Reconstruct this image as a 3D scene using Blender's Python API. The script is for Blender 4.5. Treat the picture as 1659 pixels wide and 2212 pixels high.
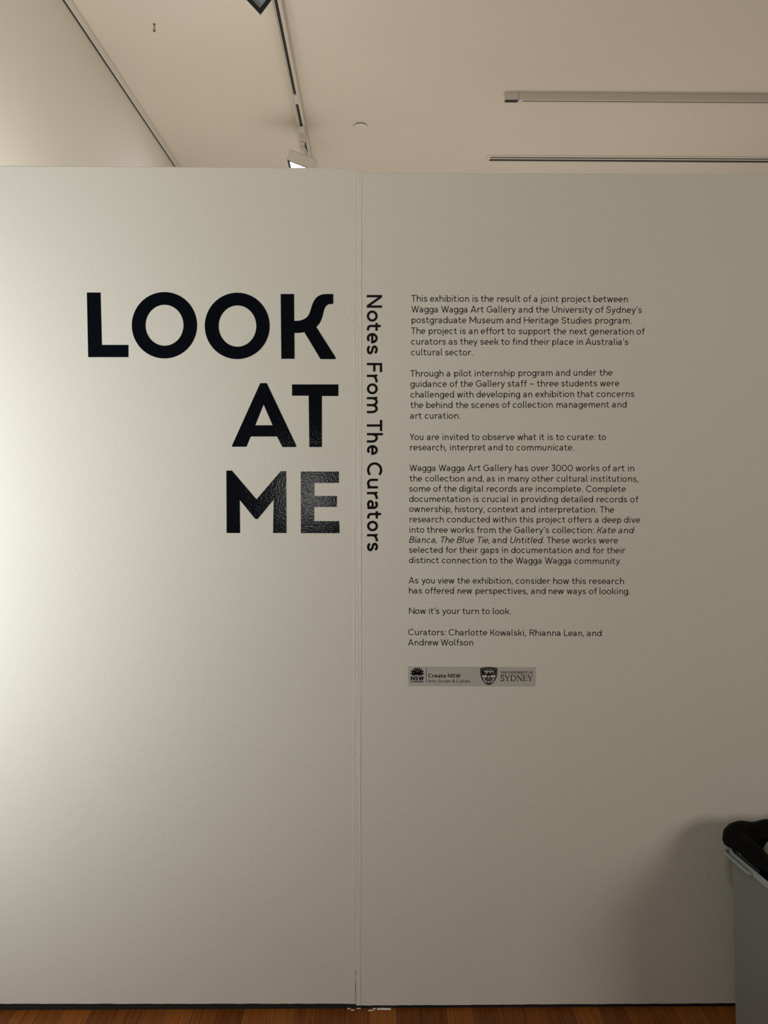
import bpy, bmesh, math, random
from mathutils import Vector, Matrix
from mathutils.geometry import tessellate_polygon

random.seed(7)
scene = bpy.context.scene
for o in list(bpy.data.objects):
    bpy.data.objects.remove(o, do_unlink=True)
COL = scene.collection

# ------------------------------------------------------------------ camera
FPX, IW, IH = 1600.0, 1659.0, 2212.0          # focal length in pixels of the 1659 x 2212 frame
CAM_H, PITCH, YAW, DIST = 1.60, 0.0675, 0.0075, 2.06725
cam_data = bpy.data.cameras.new('camera')
cam_data.sensor_fit = 'HORIZONTAL'
cam_data.sensor_width = 36.0
cam_data.lens = FPX / IW * 36.0
cam_data.clip_start, cam_data.clip_end = 0.05, 60
cam = bpy.data.objects.new('camera', cam_data)
cam.location = (0, -DIST, CAM_H)
cam.rotation_euler = (math.pi / 2 - PITCH, 0, -YAW)
COL.objects.link(cam)
scene.camera = cam

# ------------------------------------------------------------------ colour management, world
scene.view_settings.view_transform = 'Standard'
scene.view_settings.look = 'None'
scene.view_settings.gamma = 1.0
scene.view_settings.use_curve_mapping = False
scene.view_settings.exposure = 0.0
world = bpy.data.worlds.new('world')
scene.world = world
world.use_nodes = True
bg = world.node_tree.nodes['Background']
bg.inputs['Color'].default_value = (1.0, 0.93, 0.84, 1)
bg.inputs['Strength'].default_value = 0.03


# ------------------------------------------------------------------ lights
def area(name, loc, target, sx, sy, power, color):
    ld = bpy.data.lights.new(name, 'AREA')
    ld.shape = 'RECTANGLE'
    ld.size, ld.size_y, ld.energy, ld.color = sx, sy, power, color
    o = bpy.data.objects.new(name, ld)
    o.location = loc
    d = Vector(target) - Vector(loc)
    o.rotation_euler = d.to_track_quat('-Z', 'Y').to_euler()
    COL.objects.link(o)
    return o


area('left_key_light', (-1.75, -0.85, 1.42), (-1.25, 0.0, 1.48), 0.6, 1.5, 22.0, (0.96, 1.0, 0.99))  # key light from the left; its unseen source is not modelled
area('hall_light', (2.75, -2.9, 1.75), (0.0, 0, 1.2), 1.1, 1.1, 25, (1.0, 0.895, 0.775))
area('overhead_fill', (-0.45, -2.3, 3.4), (-0.6, 0, 0.8), 0.5, 0.5, 13.5, (1.0, 0.92, 0.81))  # added overhead fill to brighten the middle of the wall, no fixture
area('rear_glare_light', (-0.72, -5.6, 1.27), (-0.20, 0, 1.47), 0.28, 0.42, 2.5, (1.0, 0.98, 0.94))  # small unseen source added behind the camera for the glare on the E
area('back_room_bounce', (0.9, 2.9, 0.6), (0.9, 2.8, 3.6), 4.2, 3.2, 50, (1.0, 0.925, 0.825))  # added upward fill standing in for bounced light on the ceiling
area('side_wall_fill', (-0.78, 0.60, 1.85), (-1.37, 0.48, 2.5), 0.12, 0.12, 8.5, (1.0, 1.0, 0.93))  # unseen source added behind the partition for the side wall's glow


# ------------------------------------------------------------------ measuring helpers (photo frame -> real planes)
FW = Vector((math.sin(YAW) * math.cos(PITCH), math.cos(YAW) * math.cos(PITCH), -math.sin(PITCH)))
RT = Vector((math.cos(YAW), -math.sin(YAW), 0))
UP = RT.cross(FW)
CAM = Vector((0, -DIST, CAM_H))


def ray(x, y):
    return FW + RT * ((x - IW / 2) / FPX) + UP * ((IH / 2 - y) / FPX)


def wall_pt(x, y):
    d = ray(x, y)
    p = CAM + d * (DIST / d.y)
    return (p.x, p.z)


def plane_z(x, y, z):
    d = ray(x, y)
    return CAM + d * ((z - CAM_H) / d.z)


# ------------------------------------------------------------------ materials
def mat(name, color, rough=0.5, metallic=0.0, spec=0.5):
    m = bpy.data.materials.new(name)
    m.use_nodes = True
    b = m.node_tree.nodes['Principled BSDF']
    b.inputs['Base Color'].default_value = (*color, 1)
    b.inputs['Roughness'].default_value = rough
    b.inputs['Metallic'].default_value = metallic
    b.inputs['Specular IOR Level'].default_value = spec
    return m


def add_bump(m, layers, coord='Object'):
    """layers: (noise scale, detail, strength, distance)"""
    nt = m.node_tree
    b = nt.nodes['Principled BSDF']
    tc = nt.nodes.new('ShaderNodeTexCoord')
    prev = None
    for sc, det, st, dist in layers:
        n = nt.nodes.new('ShaderNodeTexNoise')
        n.inputs['Scale'].default_value = sc
        n.inputs['Detail'].default_value = det
        nt.links.new(tc.outputs[coord], n.inputs['Vector'])
        bp = nt.nodes.new('ShaderNodeBump')
        bp.inputs['Strength'].default_value = st
        bp.inputs['Distance'].default_value = dist
        nt.links.new(n.outputs['Fac'], bp.inputs['Height'])
        if prev:
            nt.links.new(prev.outputs['Normal'], bp.inputs['Normal'])
        prev = bp
    nt.links.new(prev.outputs['Normal'], b.inputs['Normal'])
    return m


def add_tint(m, color, scale, amount, detail=3):
    """slow uneven colour of a real painted surface"""
    nt = m.node_tree
    b = nt.nodes['Principled BSDF']
    tc = nt.nodes.new('ShaderNodeTexCoord')
    n = nt.nodes.new('ShaderNodeTexNoise')
    n.inputs['Scale'].default_value = scale
    n.inputs['Detail'].default_value = detail
    r = nt.nodes.new('ShaderNodeValToRGB')
    r.color_ramp.elements[0].position = 0.35
    r.color_ramp.elements[1].position = 0.65
    r.color_ramp.elements[0].color = (*[c * (1 - amount) for c in color], 1)
    r.color_ramp.elements[1].color = (*color, 1)
    nt.links.new(tc.outputs['Object'], n.inputs['Vector'])
    nt.links.new(n.outputs['Fac'], r.inputs['Fac'])
    nt.links.new(r.outputs['Color'], b.inputs['Base Color'])
    return m


PAINT = mat('partition_paint', (0.72, 0.70, 0.622), 0.62, spec=0.3)
add_tint(PAINT, (0.72, 0.70, 0.622), 1.3, 0.03)
add_bump(PAINT, [(210, 3, 0.45, 0.0012), (45, 2, 0.22, 0.002)])
CEIL = mat('ceiling_paint', (0.74, 0.68, 0.60), 0.8, spec=0.2)
add_tint(CEIL, (0.74, 0.68, 0.60), 0.9, 0.04)
SIDE = mat('side_wall_paint', (0.72, 0.68, 0.61), 0.75, spec=0.2)
add_tint(SIDE, (0.72, 0.68, 0.61), 0.7, 0.03)
VINYL = mat('black_vinyl', (0.0028, 0.0046, 0.0075), 0.09, spec=0.5)
add_bump(VINYL, [(215, 2, 0.25, 0.0010)])
TEXTV = mat('black_text_vinyl', (0.005, 0.0045, 0.004), 0.5, spec=0.15)
FILM = mat('clear_sticker_film', (0.50, 0.49, 0.45), 0.35)
INK = mat('black_ink', (0.006, 0.006, 0.006), 0.45)
INKLIGHT = mat('pale_ink', (0.60, 0.58, 0.54), 0.5)
INKGREY = mat('grey_ink', (0.25, 0.24, 0.22), 0.5)
DARK = mat('dark_gap', (0.01, 0.009, 0.008), 0.9)
TRACKW = mat('white_track_enamel', (0.62, 0.58, 0.51), 0.4)
TRACKD = mat('track_slot_black', (0.012, 0.011, 0.010), 0.6)
HOUSE = mat('white_lamp_housing', (0.70, 0.68, 0.62), 0.35)
BLACKM = mat('black_lamp_bezel', (0.010, 0.011, 0.012), 0.4)
REFL = mat('lamp_reflector', (0.75, 0.77, 0.78), 0.25, metallic=0.6)
LENS = mat('grey_lamp_glass', (0.16, 0.20, 0.23), 0.12)
add_tint(LENS, (0.30, 0.34, 0.37), 30, 0.25)
VENTW = mat('vent_white', (0.72, 0.68, 0.62), 0.5)
BIN = mat('grey_bin_plastic', (0.21, 0.215, 0.19), 0.45)
add_bump(BIN, [(180, 2, 0.05, 0.001)])
RIMP = mat('pale_bin_rim_plastic', (0.30, 0.33, 0.31), 0.4)
BAG = mat('black_bag_plastic', (0.003, 0.003, 0.003), 0.6, spec=0.06)
add_bump(BAG, [(45, 4, 0.35, 0.01), (160, 2, 0.2, 0.003)])
PAPER = mat('waste_paper', (0.62, 0.58, 0.50), 0.8)
CARD = mat('grey_waste_card', (0.28, 0.28, 0.25), 0.7)
SCRAP = mat('white_paint_scrap', (0.75, 0.73, 0.70), 0.6)
HOOKM = mat('dark_brass', (0.10, 0.075, 0.05), 0.4, metallic=0.5)

GLOW = bpy.data.materials.new('lamp_glow')
GLOW.use_nodes = True
_b = GLOW.node_tree.nodes['Principled BSDF']
_b.inputs['Base Color'].default_value = (0.9, 0.9, 0.9, 1)
_b.inputs['Emission Color'].default_value = (0.93, 0.97, 1.0, 1)
_b.inputs['Emission Strength'].default_value = 9.0


def floor_material():
    m = mat('timber_floor', (0.15, 0.055, 0.018), 0.4, spec=0.2)
    nt = m.node_tree
    L = nt.links
    b = nt.nodes['Principled BSDF']
    N = nt.nodes.new
    tc = N('ShaderNodeTexCoord')
    sep = N('ShaderNodeSeparateXYZ')
    L.new(tc.outputs['Object'], sep.inputs[0])

    def math_(op, a, bb=None, clamp=False):
        n = N('ShaderNodeMath')
        n.operation = op
        n.use_clamp = clamp
        for i, v in enumerate((a, bb)):
            if v is None:
                continue
            if isinstance(v, (int, float)):
                n.inputs[i].default_value = v
            else:
                L.new(v, n.inputs[i])
        return n.outputs[0]
    PL = 0.0742
    u = math_('DIVIDE', math_('ADD', sep.outputs['X'], 0.1723 + PL * 60), PL)
    idx = math_('FLOOR', u)
    fr = math_('FRACT', u)
    wn = N('ShaderNodeTexWhiteNoise')
    wn.noise_dimensions = '1D'
    L.new(idx, wn.inputs['W'])
    # grain stretched along the boards
    cmb = N('ShaderNodeCombineXYZ')
    L.new(math_('MULTIPLY', sep.outputs['X'], 130.0), cmb.inputs[0])
    L.new(math_('MULTIPLY', sep.outputs['Y'], 4.0), cmb.inputs[1])
    L.new(math_('MULTIPLY', idx, 3.7), cmb.inputs[2])
    gr = N('ShaderNodeTexNoise')
    gr.inputs['Scale'].default_value = 1.0
    gr.inputs['Detail'].default_value = 5
    gr.inputs['Distortion'].default_value = 0.8
    L.new(cmb.outputs[0], gr.inputs['Vector'])
    mixv = math_('ADD', math_('MULTIPLY', wn.outputs['Value'], 0.36), math_('MULTIPLY', gr.outputs['Fac'], 0.72))
    ramp = N('ShaderNodeValToRGB')
    e = ramp.color_ramp.elements
    e[0].position, e[0].color = 0.20, (0.070, 0.016, 0.0025, 1)
    e[1].position, e[1].color = 0.85, (0.27, 0.088, 0.013, 1)
    mid = ramp.color_ramp.elements.new(0.5)
    mid.color = (0.155, 0.046, 0.008, 1)
    L.new(mixv, ramp.inputs['Fac'])
    # joints
    d = math_('ABSOLUTE', math_('SUBTRACT', fr, 0.5))
    gap = math_('GREATER_THAN', d, 0.488)
    mx = N('ShaderNodeMix')
    mx.data_type = 'RGBA'
    L.new(gap, mx.inputs['Factor'])
    L.new(ramp.outputs['Color'], mx.inputs['A'])
    # some joints are painted pale as if lit, others stay dark
    pale_joint = math_('GREATER_THAN', wn.outputs['Value'], 0.72)
    jm = N('ShaderNodeMix')
    jm.data_type = 'RGBA'
    jm.inputs['A'].default_value = (0.035, 0.014, 0.006, 1)
    jm.inputs['B'].default_value = (0.27, 0.14, 0.06, 1)
    L.new(pale_joint, jm.inputs['Factor'])
    L.new(jm.outputs['Result'], mx.inputs['B'])
    L.new(mx.outputs['Result'], b.inputs['Base Color'])
    bp = N('ShaderNodeBump')
    bp.inputs['Strength'].default_value = 0.25
    bp.inputs['Distance'].default_value = 0.001
    L.new(gr.outputs['Fac'], bp.inputs['Height'])
    L.new(bp.outputs['Normal'], b.inputs['Normal'])
    return m


FLOORM = floor_material()


# ------------------------------------------------------------------ mesh helpers
def link_mesh(name, verts, faces, material, parent=None, loc=None, smooth=False):
    """verts are world coordinates; the object's origin goes to loc (or to the parent's base)"""
    off = Vector(loc) if loc is not None else (Vector(parent['_base']) if parent is not None else Vector((0, 0, 0)))
    me = bpy.data.meshes.new(name)
    me.from_pydata([tuple(Vector(v) - off) for v in verts], [], faces)
    me.validate()
    me.update()
    if material:
        me.materials.append(material)
    if smooth:
        for p in me.polygons:
            p.use_smooth = True
    o = bpy.data.objects.new(name, me)
    COL.objects.link(o)
    if parent is not None:
        o.parent = parent
        pb = Vector(parent['_base'])
        o.location = off - pb
        o['_base'] = tuple(off)
    else:
        o.location = off
        o['_base'] = tuple(off)
    return o


class MB:
    def __init__(self):
        self.v, self.f = [], []

    def add(self, verts, faces):
        k = len(self.v)
        self.v += [tuple(p) for p in verts]
        self.f += [tuple(i + k for i in fc) for fc in faces]
        return self

    def box(self, lo, hi, M=None):
        x0, y0, z0 = lo
        x1, y1, z1 = hi
        vs = [Vector(p) for p in ((x0, y0, z0), (x1, y0, z0), (x1, y1, z0), (x0, y1, z0),
                                  (x0, y0, z1), (x1, y0, z1), (x1, y1, z1), (x0, y1, z1))]
        if M:
            vs = [M @ p for p in vs]
        return self.add(vs, [(0, 3, 2, 1), (4, 5, 6, 7), (0, 1, 5, 4), (1, 2, 6, 5), (2, 3, 7, 6), (3, 0, 4, 7)])

    def bevel_box(self, lo, hi, r, M=None, seg=2):
        bm = bmesh.new()
        bmesh.ops.create_cube(bm, size=1)
        for v in bm.verts:
            v.co = Vector([lo[i] + (v.co[i] + 0.5) * (hi[i] - lo[i]) for i in range(3)])
        bmesh.ops.bevel(bm, geom=bm.edges[:], offset=r, segments=seg, profile=0.5, affect='EDGES')
        bm.verts.index_update()
        vs = [(M @ v.co if M else v.co.copy()) for v in bm.verts]
        fs = [tuple(v.index for v in f.verts) for f in bm.faces]
        bm.free()
        return self.add(vs, fs)

    def cyl(self, p0, p1, r0, r1=None, n=24):
        r1 = r0 if r1 is None else r1
        p0, p1 = Vector(p0), Vector(p1)
        q = (p1 - p0).to_track_quat('Z', 'Y')
        ring = lambda c, r: [c + q @ Vector((r * math.cos(2 * math.pi * i / n), r * math.sin(2 * math.pi * i / n), 0)) for i in range(n)]
        vs = ring(p0, r0) + ring(p1, r1)
        fs = [(i, (i + 1) % n, n + (i + 1) % n, n + i) for i in range(n)]
        fs += [tuple(range(n))[::-1], tuple(range(n, 2 * n))]
        return self.add(vs, fs)

    def lathe(self, prof, centre, n=40):
        """prof: (radius, z) list revolved about the vertical through centre"""
        k = len(prof)
        vs, fs = [], []
        for i in range(n):
            a = 2 * math.pi * i / n
            for r, z in prof:
                vs.append((centre[0] + r * math.cos(a), centre[1] + r * math.sin(a), centre[2] + z))
        for i in range(n):
            for j in range(k - 1):
                a, b = i * k + j, ((i + 1) % n) * k + j
                fs.append((a, b, b + 1, a + 1))
        return self.add(vs, fs)

    def tube(self, pts, r, n=10):
        pts = [Vector(p) for p in pts]
        vs, fs = [], []
        for i, p in enumerate(pts):
            t = (pts[min(i + 1, len(pts) - 1)] - pts[max(i - 1, 0)]).normalized()
            q = t.to_track_quat('Z', 'Y')
            rr = r[i] if isinstance(r, (list, tuple)) else r
            vs += [p + q @ Vector((rr * math.cos(2 * math.pi * k / n), rr * math.sin(2 * math.pi * k / n), 0)) for k in range(n)]
        for i in range(len(pts) - 1):
            for k in range(n):
                a, b = i * n + k, i * n + (k + 1) % n
                fs.append((a, b, b + n, a + n))
        fs += [tuple(range(n))[::-1], tuple(range((len(pts) - 1) * n, len(pts) * n))]
        return self.add(vs, fs)

    def build(self, name, material, parent=None, loc=None, smooth=False):
        return link_mesh(name, self.v, self.f, material, parent, loc, smooth)


def tag(o, label, cat, group=None):
    o['label'] = label
    o['category'] = cat
    if group:
        o['group'] = group
    return o


def thing(name, loc, label, cat, group=None):
    o = bpy.data.objects.new(name, None)
    o.empty_display_size = 0.05
    o.location = loc
    o['_base'] = tuple(loc)
    COL.objects.link(o)
    return tag(o, label, cat, group)


def struct(o):
    o['kind'] = 'structure'
    return o


def bev(o, width, seg=2):
    md = o.modifiers.new('edge_round', 'BEVEL')
    md.width = width
    md.segments = seg
    md.limit_method = 'ANGLE'
    return o


# ------------------------------------------------------------------ room shell
CZ = 3.60                     # ceiling height
struct(MB().box((-6, -8, -0.05), (5, 5.9, 0.0)).build('floor', FLOORM))
struct(MB().box((-6, -8, CZ), (5, 5.9, CZ + 0.1)).build('ceiling', CEIL))

A0 = plane_z(140, 0, CZ)      # where the side wall meets the ceiling, measured twice
A1 = plane_z(380, 360, CZ)
side_dir = (A1 - A0).normalized()


def side_x(y, off=0.0):
    return A0.x + (y - A0.y) * side_dir.x / side_dir.y + off


def side_prism(y0, y1, x_off0, x_off1, z0, z1):
    """a box that follows the side wall's line"""
    vs = []
    for z in (z0, z1):
        for y, xo in ((y0, x_off0), (y0, x_off1), (y1, x_off1), (y1, x_off0)):
            vs.append((side_x(y, xo), y, z))
    return MB().add(vs, [(0, 3, 2, 1), (4, 5, 6, 7), (0, 1, 5, 4), (1, 2, 6, 5), (2, 3, 7, 6), (3, 0, 4, 7)])


yj = 3.0
for _ in range(30):            # wall sheet joint seen at the left
    d_ = ray(245, 270)
    t_ = (yj + DIST) / d_.y
    p_ = CAM + d_ * t_
    yj += (side_x(yj) - p_.x) * (-1.2)
    yj = max(0.3, min(5.0, yj))
yj = 2.6 if not (0.5 < yj < 4.9) else yj
mb = side_prism(0.12, yj - 0.0002, -0.12, 0.0, 0.0, CZ)
w2 = side_prism(yj + 0.0002, 5.7, -0.12, 0.0, 0.0, CZ)
mb.add(w2.v, w2.f)
struct(mb.build('wall_left', SIDE))
struct(MB().box((-2.2, 5.7, 0), (5, 5.82, CZ)).build('wall_back', SIDE))
struct(MB().box((4.9, -8, 0), (5.0, 5.7, CZ)).build('wall_right', SIDE))
struct(MB().box((-6, -8.1, 0), (5, -8.0, CZ)).build('wall_rear', SIDE))
# dropped strip along the top of the side wall, with a dark strip painting in the shade of its gap
struct(side_prism(0.12, 5.7, 0.008, 0.034, CZ - 0.016, CZ).build('trim_1', TRACKW))
struct(side_prism(0.12, 5.7, 0.0, 0.008, CZ - 0.0150, CZ).build('trim_gap_shade', DARK))


# ------------------------------------------------------------------ partition panels
LEAN = 0.0036                   # the boards stand a hair out of plumb


def panel(name, x0, x1, zb0, zb1, zt0, zt1, depth=0.10, nx=60):
    """upright board with slightly uneven painted bottom edge"""
    vs, fs = [], []
    r = random.Random(hash(name) % 1000 if False else len(name))
    for i in range(nx + 1):
        t = i / nx
        x = x0 + (x1 - x0) * t
        jb = r.uniform(-0.0006, 0.0006)
        jt = r.uniform(-0.0005, 0.0005)
        zb = zb0 + (zb1 - zb0) * t + jb
        zt = zt0 + (zt1 - zt0) * t + jt
        vs += [(x + LEAN * (z - 1.2), y, z) for y, z in ((0.0015, zb), (0, zb + 0.0015), (0, zt - 0.002), (0.002, zt), (depth, zt), (depth, zb))]
    k = 6
    for i in range(nx):
        a, b = i * k, (i + 1) * k
        for j in range(k):
            j2 = (j + 1) % k
            fs.append((a + j, b + j, b + j2, a + j2))
    fs.append(tuple(range(k)))
    fs.append(tuple(range(nx * k, nx * k + k))[::-1])
    return struct(link_mesh(name, vs, fs, PAINT))


SX = -0.0632                    # seam between the two boards
panel('wall_partition_left', -1.33, SX - 0.0007, 0.0225, 0.0160, 2.4005, 2.3955)
panel('wall_partition_right', SX + 0.0007, 1.1065, 0.0103, 0.0112, 2.3829, 2.3838)
panel('wall_partition_end', 1.1067, 2.40, 0.0110, 0.0110, 2.3840, 2.3840)
# dark block painting in the shade of the gap under the boards
struct(MB().box((-1.30, 0.004, 0.0), (2.38, 0.085, 0.0295)).build('partition_gap_shade', DARK))


def seam_tape():
    """paper tape and filler over the joint, swept up the seam"""
    prof = [(755.0, 0), (756.5, .22), (758.0, .05), (762.8, .05), (764.0, .65), (765.5, .5), (768.6, .6),
            (769.8, .02), (770.6, .02), (771.6, .75), (775, .7), (778.2, .8), (779.4, 1.35), (780.4, .9), (781.2, 0)]
    xs = [wall_pt(p - 0.5, 1235)[0] for p, _ in prof]
    nz = 360
    z0, z1 = 0.0125, 2.3822
    r = random.Random(3)
    vs, fs = [], []
    ph = [r.uniform(0, 6.28) for _ in range(12)]
    k = len(prof)
    for i in range(nz + 1):
        z = z0 + (z1 - z0) * i / nz
        dz = wall_pt(770, 690)[1] - z
        dz2 = wall_pt(755, 1925)[1] - z
        patch = math.exp(-(dz / 0.030) ** 2) + math.exp(-(dz2 / 0.026) ** 2)
        seamshift = (z - 1.2) * LEAN
        for j, (p, h) in enumerate(prof):
            wob = 0.0008 * math.sin(z * 23 + ph[j % 12]) + 0.0005 * math.sin(z * 71 + ph[(j * 5) % 12])
            hh = h * (0.8 + 0.35 * math.sin(z * 9 + ph[(j * 3) % 12]))
            x = xs[j] + seamshift + (wob if 0 < j < k - 1 else 0) * (0.6 if j > 11 else 1)
            if j in (0, 1, 2, 3, 4, 5) and patch > 0.05:
                x -= 0.006 * patch * (1 if j < 3 else 0.5)
                if j:
                    hh += 0.7 * patch * (0.5 + 0.5 * math.sin(z * 170 + j * 2.7 + 1.3 * math.sin(z * 95)))
            vs.append((x, -max(hh, 0) * 0.0009 + (0.0006 if j in (0, k - 1) else 0), max(z, 0.0168) if j <= 7 else z))
    for i in range(nz):
        for j in range(k - 1):
            if 6 <= j <= 8 and (i < 12 or 14 <= i < 16):      # the filler has cracked open at the foot
                continue
            a = i * k + j
            fs.append((a, a + 1, a + k + 1, a + k))
    return struct(link_mesh('trim_3', vs, fs, PAINT, smooth=False))


seam_tape()

# ------------------------------------------------------------------ big title letters (each its own sheet of vinyl)
VT = 0.0007                    # how far vinyl stands off the paint


def catmull(pts, n=6, closed=False):
    out = []
    m = len(pts)
    rng = m if closed else m - 1
    for i in range(rng):
        p0 = pts[(i - 1) % m] if closed or i > 0 else pts[0]
        p1 = pts[i]
        p2 = pts[(i + 1) % m]
        p3 = pts[(i + 2) % m] if closed or i + 2 < m else pts[-1]
        for k in range(n):
            t = k / n
            out.append(tuple(0.5 * (2 * p1[c] + (p2[c] - p0[c]) * t + (2 * p0[c] - 5 * p1[c] + 4 * p2[c] - p3[c]) * t * t
                                    + (-p0[c] + 3 * p1[c] - 3 * p2[c] + p3[c]) * t ** 3) for c in (0, 1)))
    if not closed:
        out.append(tuple(pts[-1]))
    return out


def bez(p0, p1, p2, p3, n=10):
    r = []
    for i in range(n + 1):
        t = i / n
        a, b, c, d = (1 - t) ** 3, 3 * t * (1 - t) ** 2, 3 * t * t * (1 - t), t ** 3
        r.append((a * p0[0] + b * p1[0] + c * p2[0] + d * p3[0], a * p0[1] + b * p1[1] + c * p2[1] + d * p3[1]))
    return r


def ell(cx, cy, rx, ry, n=64):
    return [(cx + rx * math.cos(2 * math.pi * i / n), cy + ry * math.sin(2 * math.pi * i / n)) for i in range(n)]


def plate(loops, y_front, y_back, mb=None):
    """flat sheet with holes: loops of wall (x, z) points, first the outline"""
    mb = mb or MB()
    tri = tessellate_polygon([[Vector((p[0], p[1], 0)) for p in lp] for lp in loops])
    flat = [p for lp in loops for p in lp]
    n = len(flat)
    vs = [(p[0], y_front, p[1]) for p in flat] + [(p[0], y_back, p[1]) for p in flat]
    fs = []
    for t in tri:
        a, b, c = (flat[i] for i in t)
        cr = (b[0] - a[0]) * (c[1] - a[1]) - (b[1] - a[1]) * (c[0] - a[0])
        fs.append(tuple(t) if cr > 0 else (t[0], t[2], t[1]))     # front faces towards -Y
    k = 0
    for lp in loops:
        m = len(lp)
        for i in range(m):
            a, b = k + i, k + (i + 1) % m
            fs.append((a, b, b + n, a + n))
        k += m
    return mb.add(vs, fs)


def big(u, v):
    return wall_pt(170 + u / 2.8119, 610 + v / 2.8119)


K_OUT = ([(1227, 71), (1308, 71), (1309, 234)] + bez((1310, 234), (1345, 236), (1385, 226), (1401, 190), 8)
         + bez((1401, 190), (1418, 150), (1420, 73), (1500, 71), 12)[1:] + [(1546, 71), (1546, 131), (1530, 131)]
         + bez((1530, 131), (1488, 134), (1490, 180), (1478, 215), 10)[1:] + bez((1478, 215), (1470, 240), (1458, 258), (1443, 271), 6)[1:]
         + [(1560, 455), (1560, 466), (1469, 466), (1371, 303)] + bez((1371, 303), (1350, 307), (1330, 307), (1310, 307), 5)[1:]
         + [(1311, 464), (1231, 464)])
BIG = [
    ('title_letter', [[(50, 62), (133, 62), (141, 380), (302, 380), (302, 454), (58, 454)]],
     'large black vinyl letter L at the far left of the title'),
    ('title_letter', [ell(521, 260.5, 198, 201.5), ell(521.5, 260.5, 115.5, 124.5)],
     'large black vinyl letter O right beside the L'),
    ('title_letter', [ell(963, 264.5, 197, 201.5), ell(964.5, 265.5, 114.5, 125.5)],
     'large black vinyl letter O right beside the K'),
    ('title_letter', [K_OUT], 'large black vinyl letter K with a curling arm'),
    ('title_letter', [[(1103, 612), (1142, 612), (1321, 990), (1321, 1000), (1238, 1000), (1205, 936), (1044, 936), (1019, 998),
                   (932, 998), (932, 990)], [(1123, 741), (1178, 868), (1072, 868)]],
     'large black vinyl letter A in the middle row of the title'),
    ('title_letter', [[(1296, 620), (1577, 620), (1577, 690), (1477, 690), (1477, 1000), (1401, 1000), (1397, 688), (1296, 688)]],
     'large black vinyl letter T in the middle row of the title'),
    ('title_letter', [[(897, 1143), (930, 1143), (1080, 1318), (1227, 1147), (1260, 1147), (1262, 1522), (1181, 1522), (1184, 1319),
                   (1087, 1437), (1073, 1437), (978, 1321), (980, 1522), (899, 1522)]],
     'large black vinyl letter M in the bottom row of the title'),
    ('title_letter', [[(1349, 1149), (1580, 1149), (1580, 1218), (1431, 1218), (1431, 1297), (1568, 1297), (1568, 1364), (1430, 1364),
                   (1430, 1450), (1582, 1450), (1584, 1523), (1350, 1523)]],
     'large glossy black vinyl letter E catching the light in the bottom row'),
]
for nm, loops, lab in BIG:
    wl = [[big(*p) for p in lp] for lp in loops]
    x0 = min(p[0] for p in wl[0])
    z0 = min(p[1] for p in wl[0])
    o = plate(wl, -VT, 0.0).build(nm, VINYL, loc=(x0, 0, z0))
    tag(o, lab, 'letter', 'large title letters on the left panel')


# ------------------------------------------------------------------ stroke alphabet: every glyph is a set of pen strokes (cap height 1)
def arc(cx, cy, rx, ry, a0, a1, n=9):
    return [(cx + rx * math.cos(math.radians(a0 + (a1 - a0) * i / n)), cy + ry * math.sin(math.radians(a0 + (a1 - a0) * i / n))) for i in range(n + 1)]


XH, ASC, DESC = 0.715, 1.04, -0.28


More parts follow.
